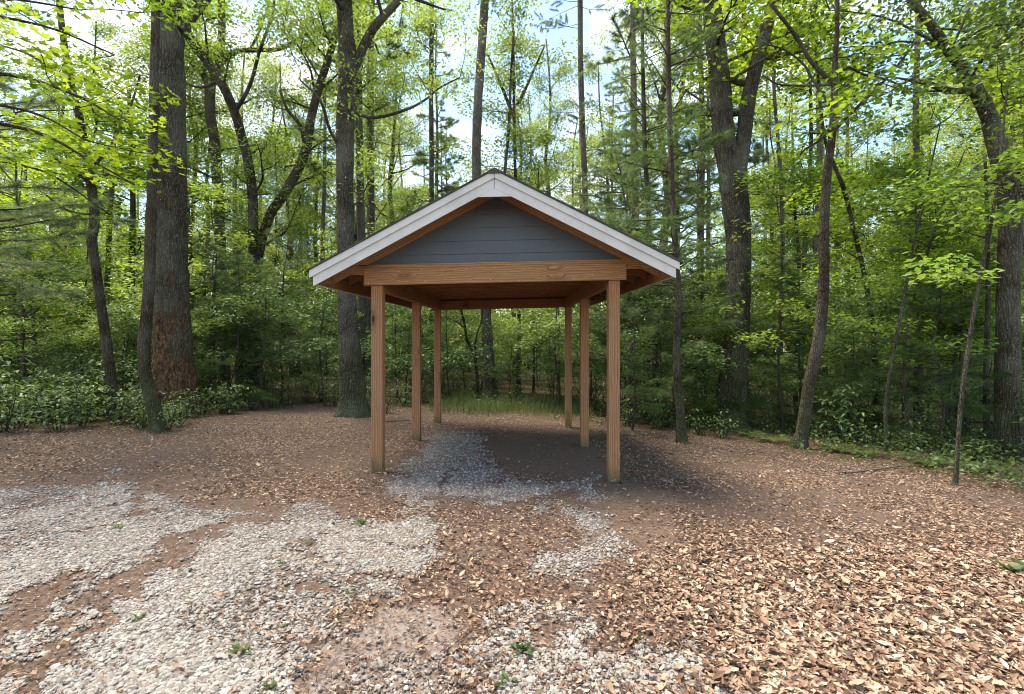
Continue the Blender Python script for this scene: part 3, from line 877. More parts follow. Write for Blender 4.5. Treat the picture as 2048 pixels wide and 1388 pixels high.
def tmpl_broad(seed, Ht, base, rt, kind, nb=16, spread=3.2, lean=.0):
    rn = np.random.default_rng(seed)
    tb, sp = Tubes(), Soup()
    n = 9; z = np.linspace(0, Ht, n)
    wx = np.cumsum(rn.normal(0, .16, n)) * Ht / 18; wy = np.cumsum(rn.normal(0, .16, n)) * Ht / 18; wx[0] = wy[0] = 0
    tr = np.stack([wx + lean * z, wy, z - .0], 1); tr[0, 2] = -.3
    rad = rt * (1 - .8 * (z / Ht)); rad[0] *= 1.35
    tb.tube(tr, rad, 9, .12, rn, smooth=3)
    for k in range(nb):
        t = rn.uniform(base / Ht, .98)
        q = np.array([np.interp(t * (n - 1), range(n), tr[:, i]) for i in range(3)])
        az = k * 2.4 + rn.uniform(-.5, .5)
        Ln = spread * (1.15 - .75 * max(0, (t - base / Ht) / (1 - base / Ht))) * rn.uniform(.6, 1.15)
        broad_limb(tb, sp, q, (math.cos(az), math.sin(az), rn.uniform(.15, .8)), Ln, max(.012, rt * (1 - .8 * t) * .38), rn, kind)
    return tb.mesh('trunk'), sp.mesh('crown')
def tmpl_pine(seed, Ht, base, rt, nb=34, Lb=2.2, NL=.2, dens=42, wid=.012):
    rn = np.random.default_rng(seed)
    tb, sp = Tubes(), Soup()
    n = 9; z = np.linspace(0, Ht, n)
    tr = np.stack([np.cumsum(rn.normal(0, .06, n)), np.cumsum(rn.normal(0, .06, n)), z], 1); tr -= tr[0]; tr[0, 2] = -.3
    rad = rt * (1 - .75 * z / Ht); rad[0] *= 1.2
    tb.tube(tr, rad, 9, .06, rn, smooth=2)
    for k in range(nb):
        t = rn.uniform(base / Ht, .99)
        q = np.array([np.interp(t * (n - 1), range(n), tr[:, i]) for i in range(3)])
        pine_limb(tb, sp, q, rn.uniform(0, 6.28), rn.uniform(-.1, .4), Lb * (1.2 - .8 * t) * rn.uniform(.6, 1.1), rt * .18 + .008, rn, NL, dens, wid)
    for k in range(5):  # dead stubs
        t = rn.uniform(.5, 1) * base / Ht; q = np.array([np.interp(t * (n - 1), range(n), tr[:, i]) for i in range(3)]); a = rn.uniform(0, 6.28)
        tb.tube([q, q + np.array([math.cos(a), math.sin(a), .1]) * rn.uniform(.4, 1.4)], [.02, .005], 4, cap=False, smooth=1)
    return tb.mesh('trunk'), sp.mesh('crown')
def tmpl_shrub(seed, ht, nst, kind):
    rn = np.random.default_rng(seed); tb, sp = Tubes(), Soup()
    for k in range(nst):
        a = rn.uniform(0, 6.28); h = ht * rn.uniform(.5, 1.1); r = rn.uniform(0, .35) * ht
        b0 = np.array([math.cos(a) * r * .3, math.sin(a) * r * .3, -.05]); e = np.array([math.cos(a) * r * 1.3, math.sin(a) * r * 1.3, h])
        m = (b0 + e) / 2 + rn.normal(0, .06 * ht, 3)
        tb.tube([b0, m, e], [.011, .008, .004], 4, cap=False, smooth=2)
        for t in np.linspace(.45, 1, max(2, int(h / .28))):
            q = b0 * (1 - t) + e * t + rn.normal(0, .05, 3)
            # a whorl of leaves round the stem
            m_ = int(kind['n'] * rn.uniform(.6, 1.2)); aa = rn.uniform(0, 6.28) + np.arange(m_) * 2.4
            rr = kind['L'] * rn.uniform(.45, 2.0, m_)
            C = np.stack([q[0] + rr * np.cos(aa), q[1] + rr * np.sin(aa), q[2] + rn.normal(0, .045, m_)], 1)
            out = np.stack([np.cos(aa), np.sin(aa), np.zeros(m_)], 1)
            sp.add(leaf_polys(C, kind['L'], kind['W'], .3, 'hex', .3, out=out * 2, rn=rn), np.clip(rn.normal(.5, .12) + rn.normal(0, .12, m_), 0, 1))
    return tb.mesh('stem'), sp.mesh('foliage')

def make(name, label, cat, loc, trunk, crown, bark, leaf, group=None, rz=0.0, s=1.0, names=('trunk', 'crown')):
    r = empty(name, loc, label, cat, group, rz)
    r.scale = (s, s, s)
    tm = trunk; cm = crown
    if not len(tm.materials): tm.materials.append(bark)
    if not len(cm.materials): cm.materials.append(leaf)
    link(names[0], tm, None, r, smooth=True); link(names[1], cm, None, r)
    return r

K_MAPL = dict(K_MAPF, n=26, R=.7)
# ------------------------------------------------------------------ hero trees, placed by where they stand in the photograph
def px_pts(pts, d, dd=0.0):
    n = len(pts); return np.array([P(p[0], p[1], d + dd * (i / max(n - 1, 1))) for i, p in enumerate(pts)])
def hero(name, label, cat, base, pts, widths, bark, leaf=None, kind=None, branches=(), extra=(), auto=(), pine=(), top=None, d=None, dd=0.0, lobes=.1, seg=18, group=None, seed=1, flare=1.35, root_flare=True):
    """base (px, py): foot of the trunk; pts: trunk points above it; widths in photograph pixels"""
    rn = np.random.default_rng(seed + 1000)
    if d is None: bx, d = ground_at(*base)
    B = gpt(base[0], d)
    k = d / F
    P3 = np.vstack([B, px_pts(pts, d, dd)])
    widths = np.interp(np.linspace(0, 1, len(P3)), np.linspace(0, 1, len(widths)), widths)
    pxs = np.array([base[0]] + [p[0] for p in pts], float)
    rad = np.array(widths, float) * k / 2 / np.sqrt(1 + ((pxs - 1024) / F) ** 2)
    P3 = np.vstack([B - np.array([0, 0, .25]), P3[0] + np.array([0, 0, .04]), P3[0] * .75 + P3[1] * .25 if P3[1][2] - P3[0][2] > 1.2 else P3[0] * .5 + P3[1] * .5, P3[1:]])
    r0, r1 = rad[0], rad[1]
    rad = np.concatenate([[r0 * flare, r0 * (1 + (flare - 1) * .6), (r0 + r1) / 2, ], rad[1:]])
    tb, sp = Tubes(), Soup()
    if top is None:   # grow on out of the picture
        dv = unit(P3[-1] - P3[-2]); dv = unit(dv + np.array([0, 0, .5])); P3 = np.vstack([P3, P3[-1] + dv * 2.5, P3[-1] + dv * 5 + rn.normal(0, .3, 3)]); rad = np.concatenate([rad, [rad[-1] * .8, rad[-1] * .5]])
    tb.tube(P3 - B, rad, seg, lobes, rn, smooth=4, roots=.32 if seg >= 24 else .1)
    for br in branches:
        bp, w0, w1 = br[0], br[1], br[2]; bdd = br[3] if len(br) > 3 else 0.0
        q = px_pts(bp, d + (br[4] if len(br) > 4 else 0), bdd)
        tb.tube(q - B, np.linspace(w0, w1, len(q)) * k / 2, 9, lobes * .6, rn, smooth=4)
        if kind is not None and (len(br) < 6 or br[5]):
            m = len(q)
            for t in np.linspace(.35, 1, max(2, int(np.linalg.norm(q[-1] - q[0]) / .8))):
                s_ = np.array([np.interp(t * (m - 1), range(m), q[:, i]) for i in range(3)])
                a = rn.uniform(0, 6.28)
                broad_limb(tb, sp, s_ - B, (math.cos(a), math.sin(a) * .8, rn.uniform(0, .6)), rn.uniform(.7, 1.5), max(.008, w1 * k / 2 * .6), rn, kind, 1)
    n = len(P3)
    for (z0, z1, cnt, Ln, up) in auto:     # extra limbs along the trunk between two heights
        zs = P3[:, 2]
        for j in range(cnt):
            z = rn.uniform(z0, z1); q = np.array([np.interp(z, zs, P3[:, i]) for i in range(3)])
            if z > zs[-1]: continue
            a = rn.uniform(0, 6.28); rr = float(np.interp(z, zs, rad))
            broad_limb(tb, sp, q - B, (math.cos(a), math.sin(a), rn.uniform(up - .25, up + .3)), Ln * rn.uniform(.6, 1.2), max(.01, min(rr * .35, .05)), rn, kind)
    for (z0, z1, cnt, Ln) in pine:
        zs = P3[:, 2]
        for j in range(cnt):
            z = rn.uniform(z0, z1); q = np.array([np.interp(z, zs, P3[:, i]) for i in range(3)])
            pine_limb(tb, sp, q - B, rn.uniform(0, 6.28), rn.uniform(-.15, .3), Ln * rn.uniform(.6, 1.2), .016, rn, .17, 70, .008)
    for (ex_, ey_, ed, az, Ln) in extra:   # a limb that starts at a photograph point: (px, py, distance, azimuth, length)
        q = P(ex_, ey_, ed)
        broad_limb(tb, sp, q - B, (math.cos(az), math.sin(az), .05), Ln, .012, rn, kind)
    r = empty(name, B, label, cat, group)
    tb.build('trunk', bark, r)
    if sp.n(): sp.build('crown', leaf, r)
    return r

hero('oak_tree', 'massive lichen-spotted oak with rotted orange-brown base, left of the shelter', 'tree', (345, 822),
     [(345, 780), (344, 700), (342, 600), (341, 500), (341, 400), (340, 300), (339, 200), (337, 100), (337, 0)], [104, 94, 80, 72, 66, 64, 64, 62, 60, 58],
     B_ROT, M_OAK, K_OAK, auto=[(10, 15, 10, 3.2, .5)], d=12.2, lobes=.13, seg=40, seed=1, flare=1.15,
     branches=[([(330, 0), (310, -40), (250, -90), (180, -120)], 22, 10), ([(365, 60), (420, -10), (480, -80)], 20, 10)])
hero('slim_tree', 'slim mossy brown tree standing close against the massive oak', 'tree', (318, 864),
     [(308, 815), (291, 746), (288, 690), (293, 640), (299, 560), (301, 480), (304, 400), (306, 300), (309, 150), (312, 0)], [30, 31, 26, 26, 25, 24, 23, 22, 20, 19, 17],
     B_BROWN, M_OAK, K_OAK, auto=[(7.5, 11, 6, 1.8, .4)], seed=2)
hero('crooked_tree', 'slender crooked grey tree with lichen dot near its foot', 'tree', (233, 835),
     [(226, 790), (215, 700), (203, 620), (192, 540), (183, 480), (188, 450), (186, 400), (172, 310), (160, 240), (146, 185), (130, 100), (118, 0)],
     [24, 23, 22, 21, 21, 22, 22, 21, 19, 17, 16, 15, 14], B_BROWN, M_MAPLE, K_MAP, d=11.0, seed=3,
     auto=[(4.3, 8.5, 6, 1.6, .15)], branches=[([(190, 330), (230, 280), (262, 210), (280, 150)], 7, 3), ([(150, 205), (120, 150), (60, 110), (0, 90)], 7, 3)])
hero('bent_tree', 'dark bent tree arching left up behind the massive oak', 'tree', (512, 792),
     [(512, 740), (510, 660), (509, 560), (507, 480), (506, 400), (498, 330), (483, 270), (466, 215), (440, 160), (405, 110), (378, 72), (356, 20), (340, -40)],
     [40, 32, 24, 21, 21, 21, 20, 20, 19, 20, 21, 22, 22, 20], B_DARK, M_OAK, K_OAK, d=17.5, seed=4, auto=[(4.5, 12.5, 8, 2.0, .3)],
     branches=[([(470, 225), (500, 170), (520, 100), (545, 30), (550, -20)], 8, 4), ([(440, 160), (400, 175), (360, 160)], 7, 3)])
hero('grey_tree', 'smooth grey-tan forked tree between the massive oak and shelter', 'tree', (450, 780),
     [(446, 700), (442, 600), (442, 500), (438, 420), (434, 340), (428, 270), (421, 230), (421, 170), (436, 130), (443, 80), (443, 0), (440, -60)],
     [26, 24, 23, 22, 22, 22, 21, 22, 22, 18, 16, 15, 13], B_GREY, M_MAPLE, K_MAPF, d=19.5, seed=5, auto=[(6, 15, 8, 2.4, .3)],
     branches=[([(421, 175), (400, 140), (375, 115), (350, 70)], 16, 8), ([(440, 130), (470, 104), (510, 100), (560, 98), (600, 76), (655, 50), (700, 20)], 10, 5), ([(500, 100), (520, 60), (540, 0)], 6, 3)])
hero('leaning_tree', 'mossy tree leaning right in a long arc toward shelter eave', 'tree', (478, 790),
     [(492, 700), (505, 600), (520, 500), (540, 432), (567, 391), (596, 340), (615, 290), (622, 240), (640, 170), (660, 110), (678, 40), (690, -30)],
     [22, 21, 20, 20, 20, 20, 20, 19, 18, 16, 14, 12, 10], B_BROWN, M_OAK, K_OAK, d=18.5, seed=6, auto=[(5, 15, 13, 2.4, .3)],
     branches=[([(612, 300), (600, 250), (575, 220), (560, 180)], 9, 4)])
hero('dark_oak', 'dark straight oak rising right beside the left shelter eave', 'tree', (708, 832),
     [(704, 770), (699, 700), (694, 600), (692, 500), (690, 400), (690, 300), (692, 220), (696, 150), (692, 70), (688, 0)], [52, 48, 42, 36, 34, 33, 34, 36, 38, 32, 30],
     B_OAK, M_OAK, K_OAK, seed=7, lobes=.1, seg=28, auto=[(8.5, 12, 6, 2.2, .4)],
     branches=[([(700, 165), (720, 110), (745, 60), (775, 25), (810, -12)], 20, 14, 0.0), ([(706, 225), (750, 235), (810, 220), (850, 200), (880, 175), (920, 155)], 8, 3, 1.5, .3), ([(684, 300), (660, 260), (640, 200), (600, 160)], 8, 3, -1.0),
               ([(700, 420), (725, 390), (745, 340)], 4, 2, .8)])
hero('forked_oak', 'large dark oak forking in two, right of shelter', 'tree', (1452, 852),
     [(1462, 790), (1470, 720), (1474, 650), (1476, 560), (1476, 480), (1472, 420), (1462, 340), (1448, 280), (1443, 220), (1438, 150), (1430, 80), (1422, 0), (1416, -60)],
     [78, 62, 52, 49, 48, 48, 52, 58, 46, 42, 42, 40, 38, 36, 34], B_OAK, M_MAPLE, K_MAPL, seed=8, lobes=.12, seg=30, flare=1.2, auto=[(8, 11, 7, 2.2, .3)],
     branches=[([(1472, 370), (1482, 310), (1490, 250), (1498, 190), (1512, 130), (1528, 70), (1548, 0), (1560, -50)], 32, 24), ([(1440, 260), (1420, 220), (1400, 200), (1370, 180)], 6, 3)])
hero('branching_tree', 'thin dark wide-branching tree with mossy leaning lower trunk', 'tree', (1597, 896),
     [(1606, 850), (1618, 770), (1634, 690), (1643, 620), (1648, 540), (1648, 450), (1654, 346), (1663, 277), (1668, 200), (1670, 120), (1674, 60), (1674, 0), (1676, -60)],
     [30, 27, 26, 25, 24, 22, 20, 19, 17, 15, 12, 10, 10, 9], B_BROWN, M_MAPLE, K_MAPL, seed=9, auto=[(5.4, 8, 2, 1.0, .3)],
     branches=[([(1664, 165), (1640, 142), (1620, 120), (1600, 85), (1575, 50), (1542, 8)], 9, 6), ([(1662, 170), (1625, 171), (1590, 171), (1555, 168), (1525, 150)], 5, 3, 0, 0, False), ([(1661, 210), (1640, 182), (1620, 150), (1605, 126), (1570, 100), (1538, 90)], 6, 3, 0, 0, False),
               ([(1668, 262), (1690, 238), (1714, 215), (1740, 190), (1770, 160), (1800, 125), (1830, 85)], 8, 4), ([(1680, 143), (1700, 136), (1730, 150), (1770, 158), (1800, 170)], 5, 3),
               ([(1657, 258), (1640, 280), (1612, 297), (1600, 310)], 5, 3)])
hero('leaning_oak', 'big oak trunk at right edge curving in from upper left', 'tree', (2020, 915),
     [(2018, 850), (2017, 760), (2018, 680), (2018, 600), (2020, 520), (2022, 460), (2018, 390), (2005, 330), (1992, 280), (1974, 220), (1950, 175), (1922, 130), (1898, 100), (1870, 60), (1840, 20), (1815, -20)],
     [60, 56, 54, 52, 50, 50, 50, 47, 44, 40, 36, 33, 28, 25, 22, 18, 16], B_OAK, M_DARK, K_OAK, d=9.2, seed=10, lobes=.12, seg=28, auto=[(6.2, 8.2, 4, 2.0, .3)],
     branches=[([(1948, 178), (1900, 182), (1850, 165), (1820, 160)], 14, 8), ([(1900, 100), (1920, 60), (1945, 0)], 6, 3)])
hero('young_pine', 'young pine with thin reddish trunk just right of shelter eave', 'pine tree', (1364, 886),
     [(1360, 820), (1353, 730), (1354, 650), (1358, 600), (1352, 520), (1348, 450), (1344, 380), (1341, 300), (1338, 200), (1336, 100), (1335, 0), (1334, -60)],
     [22, 18, 16, 15, 14, 13, 12, 12, 11, 11, 10, 9, 8], B_BROWN, M_PINE, None, seed=11, pine=[(2.1, 3.6, 18, 1.15), (3.2, 8.2, 26, 1.15)], flare=1.2)
hero('grey_sapling', 'slender grey sapling at right front edge of leaf litter', 'sapling', (1911, 970),
     [(1915, 900), (1921, 820), (1930, 740), (1940, 670), (1952, 600), (1965, 530), (1978, 470), (1990, 400), (2000, 320), (2008, 240), (2016, 160)],
     [11, 10, 10, 10, 9, 9, 8, 8, 7, 6, 5, 4], B_TWIG, M_FERN, K_UND, seed=12, auto=[(2.6, 4.6, 6, .8, .1)], top=1, flare=1.2)
hero('tall_pine', 'tall bare-trunked pine rising behind the shelter roof peak', 'pine tree', (981, 790),
     [(977, 720), (971, 620), (965, 520), (956, 420), (953, 335), (954, 260), (957, 190), (962, 120), (966, 60), (970, 0), (975, -80)],
     [30, 24, 19, 18, 18, 18, 18, 18, 18, 17, 17, 16], B_PINE, M_PINE, None, d=19.0, seed=13, pine=[(15, 17.5, 12, 1.8)], flare=1.25)
hero('forked_sapling', 'dark forked sapling seen beneath the shelter beside pine trunk', 'sapling', (955, 787),
     [(954, 750), (950, 716), (940, 693), (933, 675), (929, 647), (922, 620), (915, 580), (908, 500)], [7, 6, 6, 6, 5, 5, 5, 4, 3], B_DARK, M_OAK, K_OAK, d=18.0, seed=14, top=1,
     auto=[(3.2, 5, 4, 1.2, .3)], branches=[([(950, 712), (951, 685), (955, 665), (962, 645), (968, 600)], 4, 2), ([(928, 655), (915, 645), (899, 638), (888, 630)], 3, 2)])
hero('back_tree', 'brown-trunked tree under the shelter, right of the pine', 'tree', (1037, 789),
     [(1036, 740), (1037, 690), (1038, 640), (1038, 560), (1036, 460), (1030, 330), (1028, 200), (1026, 60), (1024, -20)], [11, 9, 8, 8, 7, 7, 6, 6, 5, 4], B_BROWN, M_FAR, K_FAR, d=21, seed=15, auto=[(7, 17, 12, 2.2, .5)],
     branches=[([(1034, 210), (1050, 180), (1072, 130), (1090, 90)], 7, 3), ([(1026, 230), (1010, 190), (985, 130), (970, 100)], 8, 3)])
for (nm, lb, base, pts, ws, dd_, bk, sd) in (
    ('thin_tree', 'thin dark tree slanting between wide-branching tree and right trunk', (1752, 835), [(1749, 740), (1744, 648), (1728, 549), (1705, 450), (1688, 380), (1672, 340), (1650, 280), (1640, 200), (1630, 80)], [13, 11, 10, 10, 9, 9, 8, 7, 6, 5], 13.0, B_DARK, 21),
    ('straight_tree', 'straight grey-brown tree standing behind the slanting thin tree', (1836, 870), [(1838, 740), (1840, 620), (1838, 500), (1836, 380), (1832, 250), (1834, 130), (1838, 0)], [24, 21, 18, 16, 15, 14, 13, 12], 12.5, B_GREY, 22),
    ('slim_dark_tree', 'slim tree with pale right flank behind the forked oak', (1558, 790), [(1560, 700), (1563, 600), (1565, 480), (1563, 380), (1556, 280), (1548, 180), (1545, 60)], [13, 11, 10, 9, 9, 8, 7, 6], 17.5, B_GREY, 23),
    ('slim_dark_tree', 'slim dark tree just left of the wide-branching tree', (1604, 772), [(1606, 700), (1607, 600), (1610, 480), (1618, 380), (1622, 250), (1618, 100)], [12, 11, 10, 10, 9, 8, 6], 18.5, B_DARK, 24),
    ('slim_dark_tree', 'shorter slim dark tree left of its dark twin trunk', (1592, 768), [(1593, 700), (1595, 620), (1598, 520), (1590, 420), (1585, 300)], [9, 8, 7, 7, 6, 5], 19.0, B_DARK, 25),
    ('grey_straight_tree', 'pale straight trunk seen left of the roof peak', (862, 775), [(863, 700), (863, 560), (863, 420), (863, 300), (862, 200), (863, 100), (864, 0)], [13, 12, 11, 10, 10, 10, 9, 9], 26, B_GREY, 26),
    ('grey_straight_tree', 'grey trunk immediately right of dark oak above roof', (722, 780), [(722, 700), (724, 600), (722, 480), (720, 360), (718, 240), (716, 120), (714, 0)], [20, 18, 17, 16, 15, 14, 13, 12], 21, B_GREY, 27),
    ('grey_straight_tree', 'second grey trunk from dark oak above roof slope', (752, 778), [(750, 700), (748, 600), (744, 480), (742, 360), (738, 240), (740, 120), (744, 20)], [16, 14, 13, 12, 12, 11, 10, 9], 23, B_GREY, 28),
    ('straight_pine', 'straight pine trunk above right slope of the roof', (1170, 775), [(1171, 700), (1171, 600), (1171, 480), (1169, 360), (1164, 240), (1161, 120), (1160, 0)], [15, 14, 13, 13, 12, 12, 11, 11], 24, B_PINE, 29),
    ('woodland_tree', 'dark back trunk left of the slim mossy tree', (262, 800), [(262, 700), (262, 600), (264, 500), (266, 400), (262, 300), (258, 180)], [20, 18, 17, 14, 12, 10, 8], 19, B_DARK, 30),
    ('woodland_tree', 'grey back trunk just right of the crooked tree', (214, 795), [(214, 700), (213, 600), (217, 500), (220, 420), (226, 330), (232, 220)], [15, 13, 12, 12, 11, 9, 7], 18, B_GREY, 31),
    ('woodland_tree', 'thin dark back trunk near left edge of the woods', (75, 790), [(70, 700), (64, 600), (60, 520), (54, 420), (50, 300)], [10, 9, 8, 7, 6, 5], 17, B_DARK, 32),
    ('woodland_tree', 'dark pine trunk low between shelter post and young pine', (1312, 838), [(1312, 760), (1310, 690), (1306, 620), (1300, 540), (1296, 420), (1290, 300), (1286, 150), (1284, 20)], [15, 13, 12, 12, 11, 10, 9, 8, 7], 13.5, B_DARK, 33),
    ('woodland_tree', 'thin dark trunk seen through the shelter toward its right', (1067, 775), [(1068, 720), (1068, 640), (1070, 560), (1074, 440), (1078, 320)], [6, 5, 5, 5, 4, 3], 22, B_DARK, 34),
    ('woodland_tree', 'dark thin curved trunk left edge of gap above roof', (962, 770), [(972, 700), (985, 560), (1000, 440), (1010, 340), (1018, 250), (1022, 150), (1028, 60)], [8, 7, 7, 6, 6, 6, 5, 4], 20, B_DARK, 35),
    ('woodland_tree', 'dark straight trunk at right, in front of the edge oak', (1974, 905), [(1973, 850), (1972, 760), (1974, 680), (1976, 600), (1976, 520), (1974, 430), (1970, 320)], [17, 14, 13, 12, 11, 10, 9, 7], 9.9, B_DARK, 36)):
    pinek = nm == 'straight_pine' or sd in (33,)
    d_ = dd_; zt = CZ + 690 * d_ / F
    if pinek:
        hero(nm, lb, 'pine tree', base, pts, ws, bk, M_SOFT if sd != 33 else M_PINE, None, d=d_, seed=sd, seg=10, top=1 if sd == 33 else None,
             pine=[(zt * .55, zt * 1.1, 16, 2.0)] if sd != 33 else [(2.5, zt * .95, 34, 1.5)], flare=1.2)
    else:
        hero(nm, lb, 'tree', base, pts, ws, bk, M_MAPLE if px_pts([base], 1)[0][0] > .3 or base[0] < 300 else M_FAR, K_MAPF if base[0] > 1300 or base[0] < 300 else K_FAR, d=d_, seed=sd, seg=10,
             top=1, auto=[(3.4, zt * .95, 11 if d_ > 15 else (2 if sd == 36 else 7), 1.9, .3)], flare=1.2)
hero('maple_tree', 'bright yellow-green maple boughs reaching in at upper left corner', 'maple tree', (-330, 1010), [(-330, 700), (-320, 400), (-310, 100), (-300, -100)], [34, 30, 26, 22, 18], B_BROWN, M_MAPLE, K_MAP, d=5.8, seed=51,
     branches=[([(-320, 250), (-150, 150), (20, 150), (150, 190), (240, 240)], 12, 3, 1.0), ([(-320, 380), (-120, 250), (60, 260), (180, 320), (270, 370)], 12, 3, 1.6), ([(-315, 120), (-120, 30), (80, 50), (230, 110)], 10, 3, 1.0),
               ([(-315, 300), (-180, 200), (-40, 205), (80, 230), (170, 280)], 9, 3, .4), ([(-315, 60), (-150, -20), (40, 0), (160, 20)], 8, 3, .6), ([(-320, 430), (-100, 330), (80, 340), (220, 430)], 8, 3, 3.0)])
hero('dark_leaved_tree', 'dark small-leaved boughs hanging in at the upper right corner', 'tree', (2420, 1060), [(2400, 700), (2380, 400), (2360, 100), (2350, -100)], [34, 30, 26, 22, 18], B_DARK, M_DARK, K_OAK, d=6.2, seed=52,
     branches=[([(2370, 250), (2250, 130), (2120, 60), (1990, 50), (1930, 80)], 10, 3, .6), ([(2370, 330), (2230, 230), (2100, 190), (2010, 200)], 9, 3, .4), ([(2370, 120), (2200, 20), (2040, -20), (1940, 0)], 9, 3, 1.0),
               ([(2380, 420), (2200, 330), (2090, 300)], 7, 3, .5)])
# leaning thin saplings on the right
for base, pts, ws, dd_, sd, lb in (
    ((1772, 905), [(1772, 807), (1786, 710), (1804, 620), (1818, 540), (1835, 450), (1856, 360), (1880, 250)], [9, 8, 7, 7, 6, 5, 4, 3], 9.3, 41, 'thin leaning sapling left of the straight grey-brown tree'),
    ((1822, 900), [(1812, 800), (1808, 720), (1815, 648), (1838, 560), (1863, 482), (1890, 400), (1930, 300)], [9, 8, 7, 7, 6, 5, 4, 3], 9.8, 42, 'thin curved sapling crossing the straight grey-brown tree'),
    ((1890, 868), [(1896, 800), (1908, 730), (1912, 650), (1905, 560)], [7, 6, 5, 4, 3], 11, 43, 'short thin sapling between grey sapling and straight tree'),
    ((1270, 830), [(1268, 760), (1262, 700), (1258, 640), (1250, 560)], [6, 5, 4, 4, 3], 13.5, 44, 'short thin sapling just right of the front right post'),
    ((1120, 830), [(1116, 760), (1110, 700), (1112, 640), (1118, 560)], [4, 4, 3, 3, 2], 15, 45, 'thin sapling seen between the right-hand rear posts'),
    ((525, 808), [(522, 760), (528, 690), (532, 620), (530, 560)], [5, 5, 4, 3, 2], 13.5, 46, 'thin pale sapling left of dark straight oak'),
    ((420, 800), [(421, 740), (421, 680), (424, 620), (428, 560)], [5, 5, 4, 4, 3], 14, 47, 'thin sapling just right of the massive oak'),
    ((650, 800), [(642, 740), (640, 690), (648, 620), (662, 560)], [5, 4, 4, 3, 2], 14, 48, 'thin sapling just left of dark straight oak')):
    hero('woodland_sapling', lb, 'sapling', base, pts, ws, B_TWIG, M_BROAD if sd > 43 else M_FERN, K_UND, d=dd_, seed=sd, seg=7, top=1, auto=[(1.2, CZ + (694 - pts[-1][1]) * dd_ / F, 10, 1.0, .15)], flare=1.15)

# ------------------------------------------------------------------ background forest
LM = [(-9e9, 'off the left edge of the woods'), (0, 'near the left edge of the woods'), (150, 'around the crooked left tree'), (270, 'behind the massive spotted oak'), (400, 'between massive oak and leaning tree'),
      (560, 'left of the dark straight oak'), (740, 'behind the shelter roof, left half'), (980, 'behind the shelter roof, right half'), (1240, 'around the young pine'), (1400, 'behind the forked oak'),
      (1530, 'around the wide-branching tree'), (1700, 'behind the slanting thin tree'), (1860, 'near the right edge of the woods'), (2060, 'off the right edge of the woods')]
def where(px): return [t for v, t in LM if px >= v][-1]

TB = [tmpl_broad(100 + i, [19, 22, 17, 24, 20, 15][i], [5, 7, 4, 8, 4, 3][i], [.17, .22, .13, .24, .16, .11][i], K_FAR, [24, 24, 22, 26, 26, 22][i], [3.0, 3.6, 2.6, 3.8, 3.0, 2.4][i], [0, .03, -.04, .02, .05, -.03][i]) for i in range(6)]
TP = [tmpl_pine(200 + i, [24, 21, 26][i], [13, 10, 15][i], [.2, .16, .22][i], 34, 2.6, .26, 60, .02) for i in range(3)]
TU = [tmpl_broad(300 + i, [5.5, 4.2, 6.5, 3.4, 7.5][i], [1.2, .8, 1.8, .6, 2.0][i], [.035, .028, .045, .022, .05][i], K_UND, [16, 13, 18, 11, 20][i], [1.5, 1.3, 1.8, 1.1, 1.9][i]) for i in range(5)]
TS = [tmpl_pine(400 + i, [6.5, 4.2, 8][i], [1.3, .6, 2.2][i], [.05, .035, .06][i], [46, 34, 50][i], [2.1, 1.6, 2.1][i], .16, 75, .009) for i in range(3)]
TH = [tmpl_shrub(500 + i, [.8, 1.1, .55, 1.4, .9][i], [11, 12, 9, 13, 12][i], dict(L=[.13, .15, .09, .14, .1][i], W=[.05, .06, .04, .055, .045][i], n=[9, 9, 8, 9, 10][i])) for i in range(5)]

def place(n, y0, y1, spread, mind, ok, rn, pts=None, tries=40):
    pts = pts if pts is not None else []
    got = []
    for _ in range(n * tries):
        if len(got) >= n: break
        y = math.sqrt(rn.uniform(y0 * y0, y1 * y1)); x = rn.uniform(-1, 1) * spread * y
        if not ok(x, y): continue
        if any((x - a) ** 2 + (y - b) ** 2 < mind * mind for a, b in pts): continue
        pts.append((x, y)); got.append((x, y))
    return got

rb = np.random.default_rng(77)
taken = []
def ok_big(x, y):
    px = 1024 + F * x / y
    if 770 < px < 1090 and y < 33: return False
    if 560 < px < 680 and y < 22: return False
    return True
spots = place(175, 19, 58, 1.35, 1.8, ok_big, rb, taken)
kinds_t = ['a tall leafy tree', 'a broad-crowned leafy tree', 'a low-branched leafy tree']
first = {}
for (x, y) in spots:
    px = 1024 + F * x / y
    isp = rb.random() < (.38 if px > 650 else .15)
    if isp: i = rb.integers(3); key = ('p', i)
    else: i = rb.integers(6); key = ('b', i)
    dist = 'nearer' if y < 30 else ('middle-distance' if y < 44 else 'distant')
    if isp: lb, ct, nm = '%s tall pine with high needle crown %s' % (dist, where(px)), 'pine tree', 'background_pine'
    else: lb, ct, nm = '%s leafy tree with thin dark trunk %s' % (dist, where(px)), 'tree', 'background_tree'
    grp = ('pines' if isp else 'leafy trees') + ' filling the woods behind the clearing'
    loc = (x, y, Hf(x, y))
    sc_ = float(rb.uniform(.85, 1.15)); rz = float(rb.uniform(0, 6.28))
    if key not in first:
        tm, cm = (TP if isp else TB)[i]
        r = make(nm, lb, ct, loc, tm, cm, B_PINE if isp else [B_GREY, B_BROWN, B_DARK][i % 3], M_SOFT if isp else M_FAR, grp, rz, sc_)
        first[key] = r
    else:
        r = copy_tree(first[key]); r.location = loc; r.rotation_euler = (0, 0, rz); r.scale = (sc_,) * 3; tag(r, lb, ct, grp)

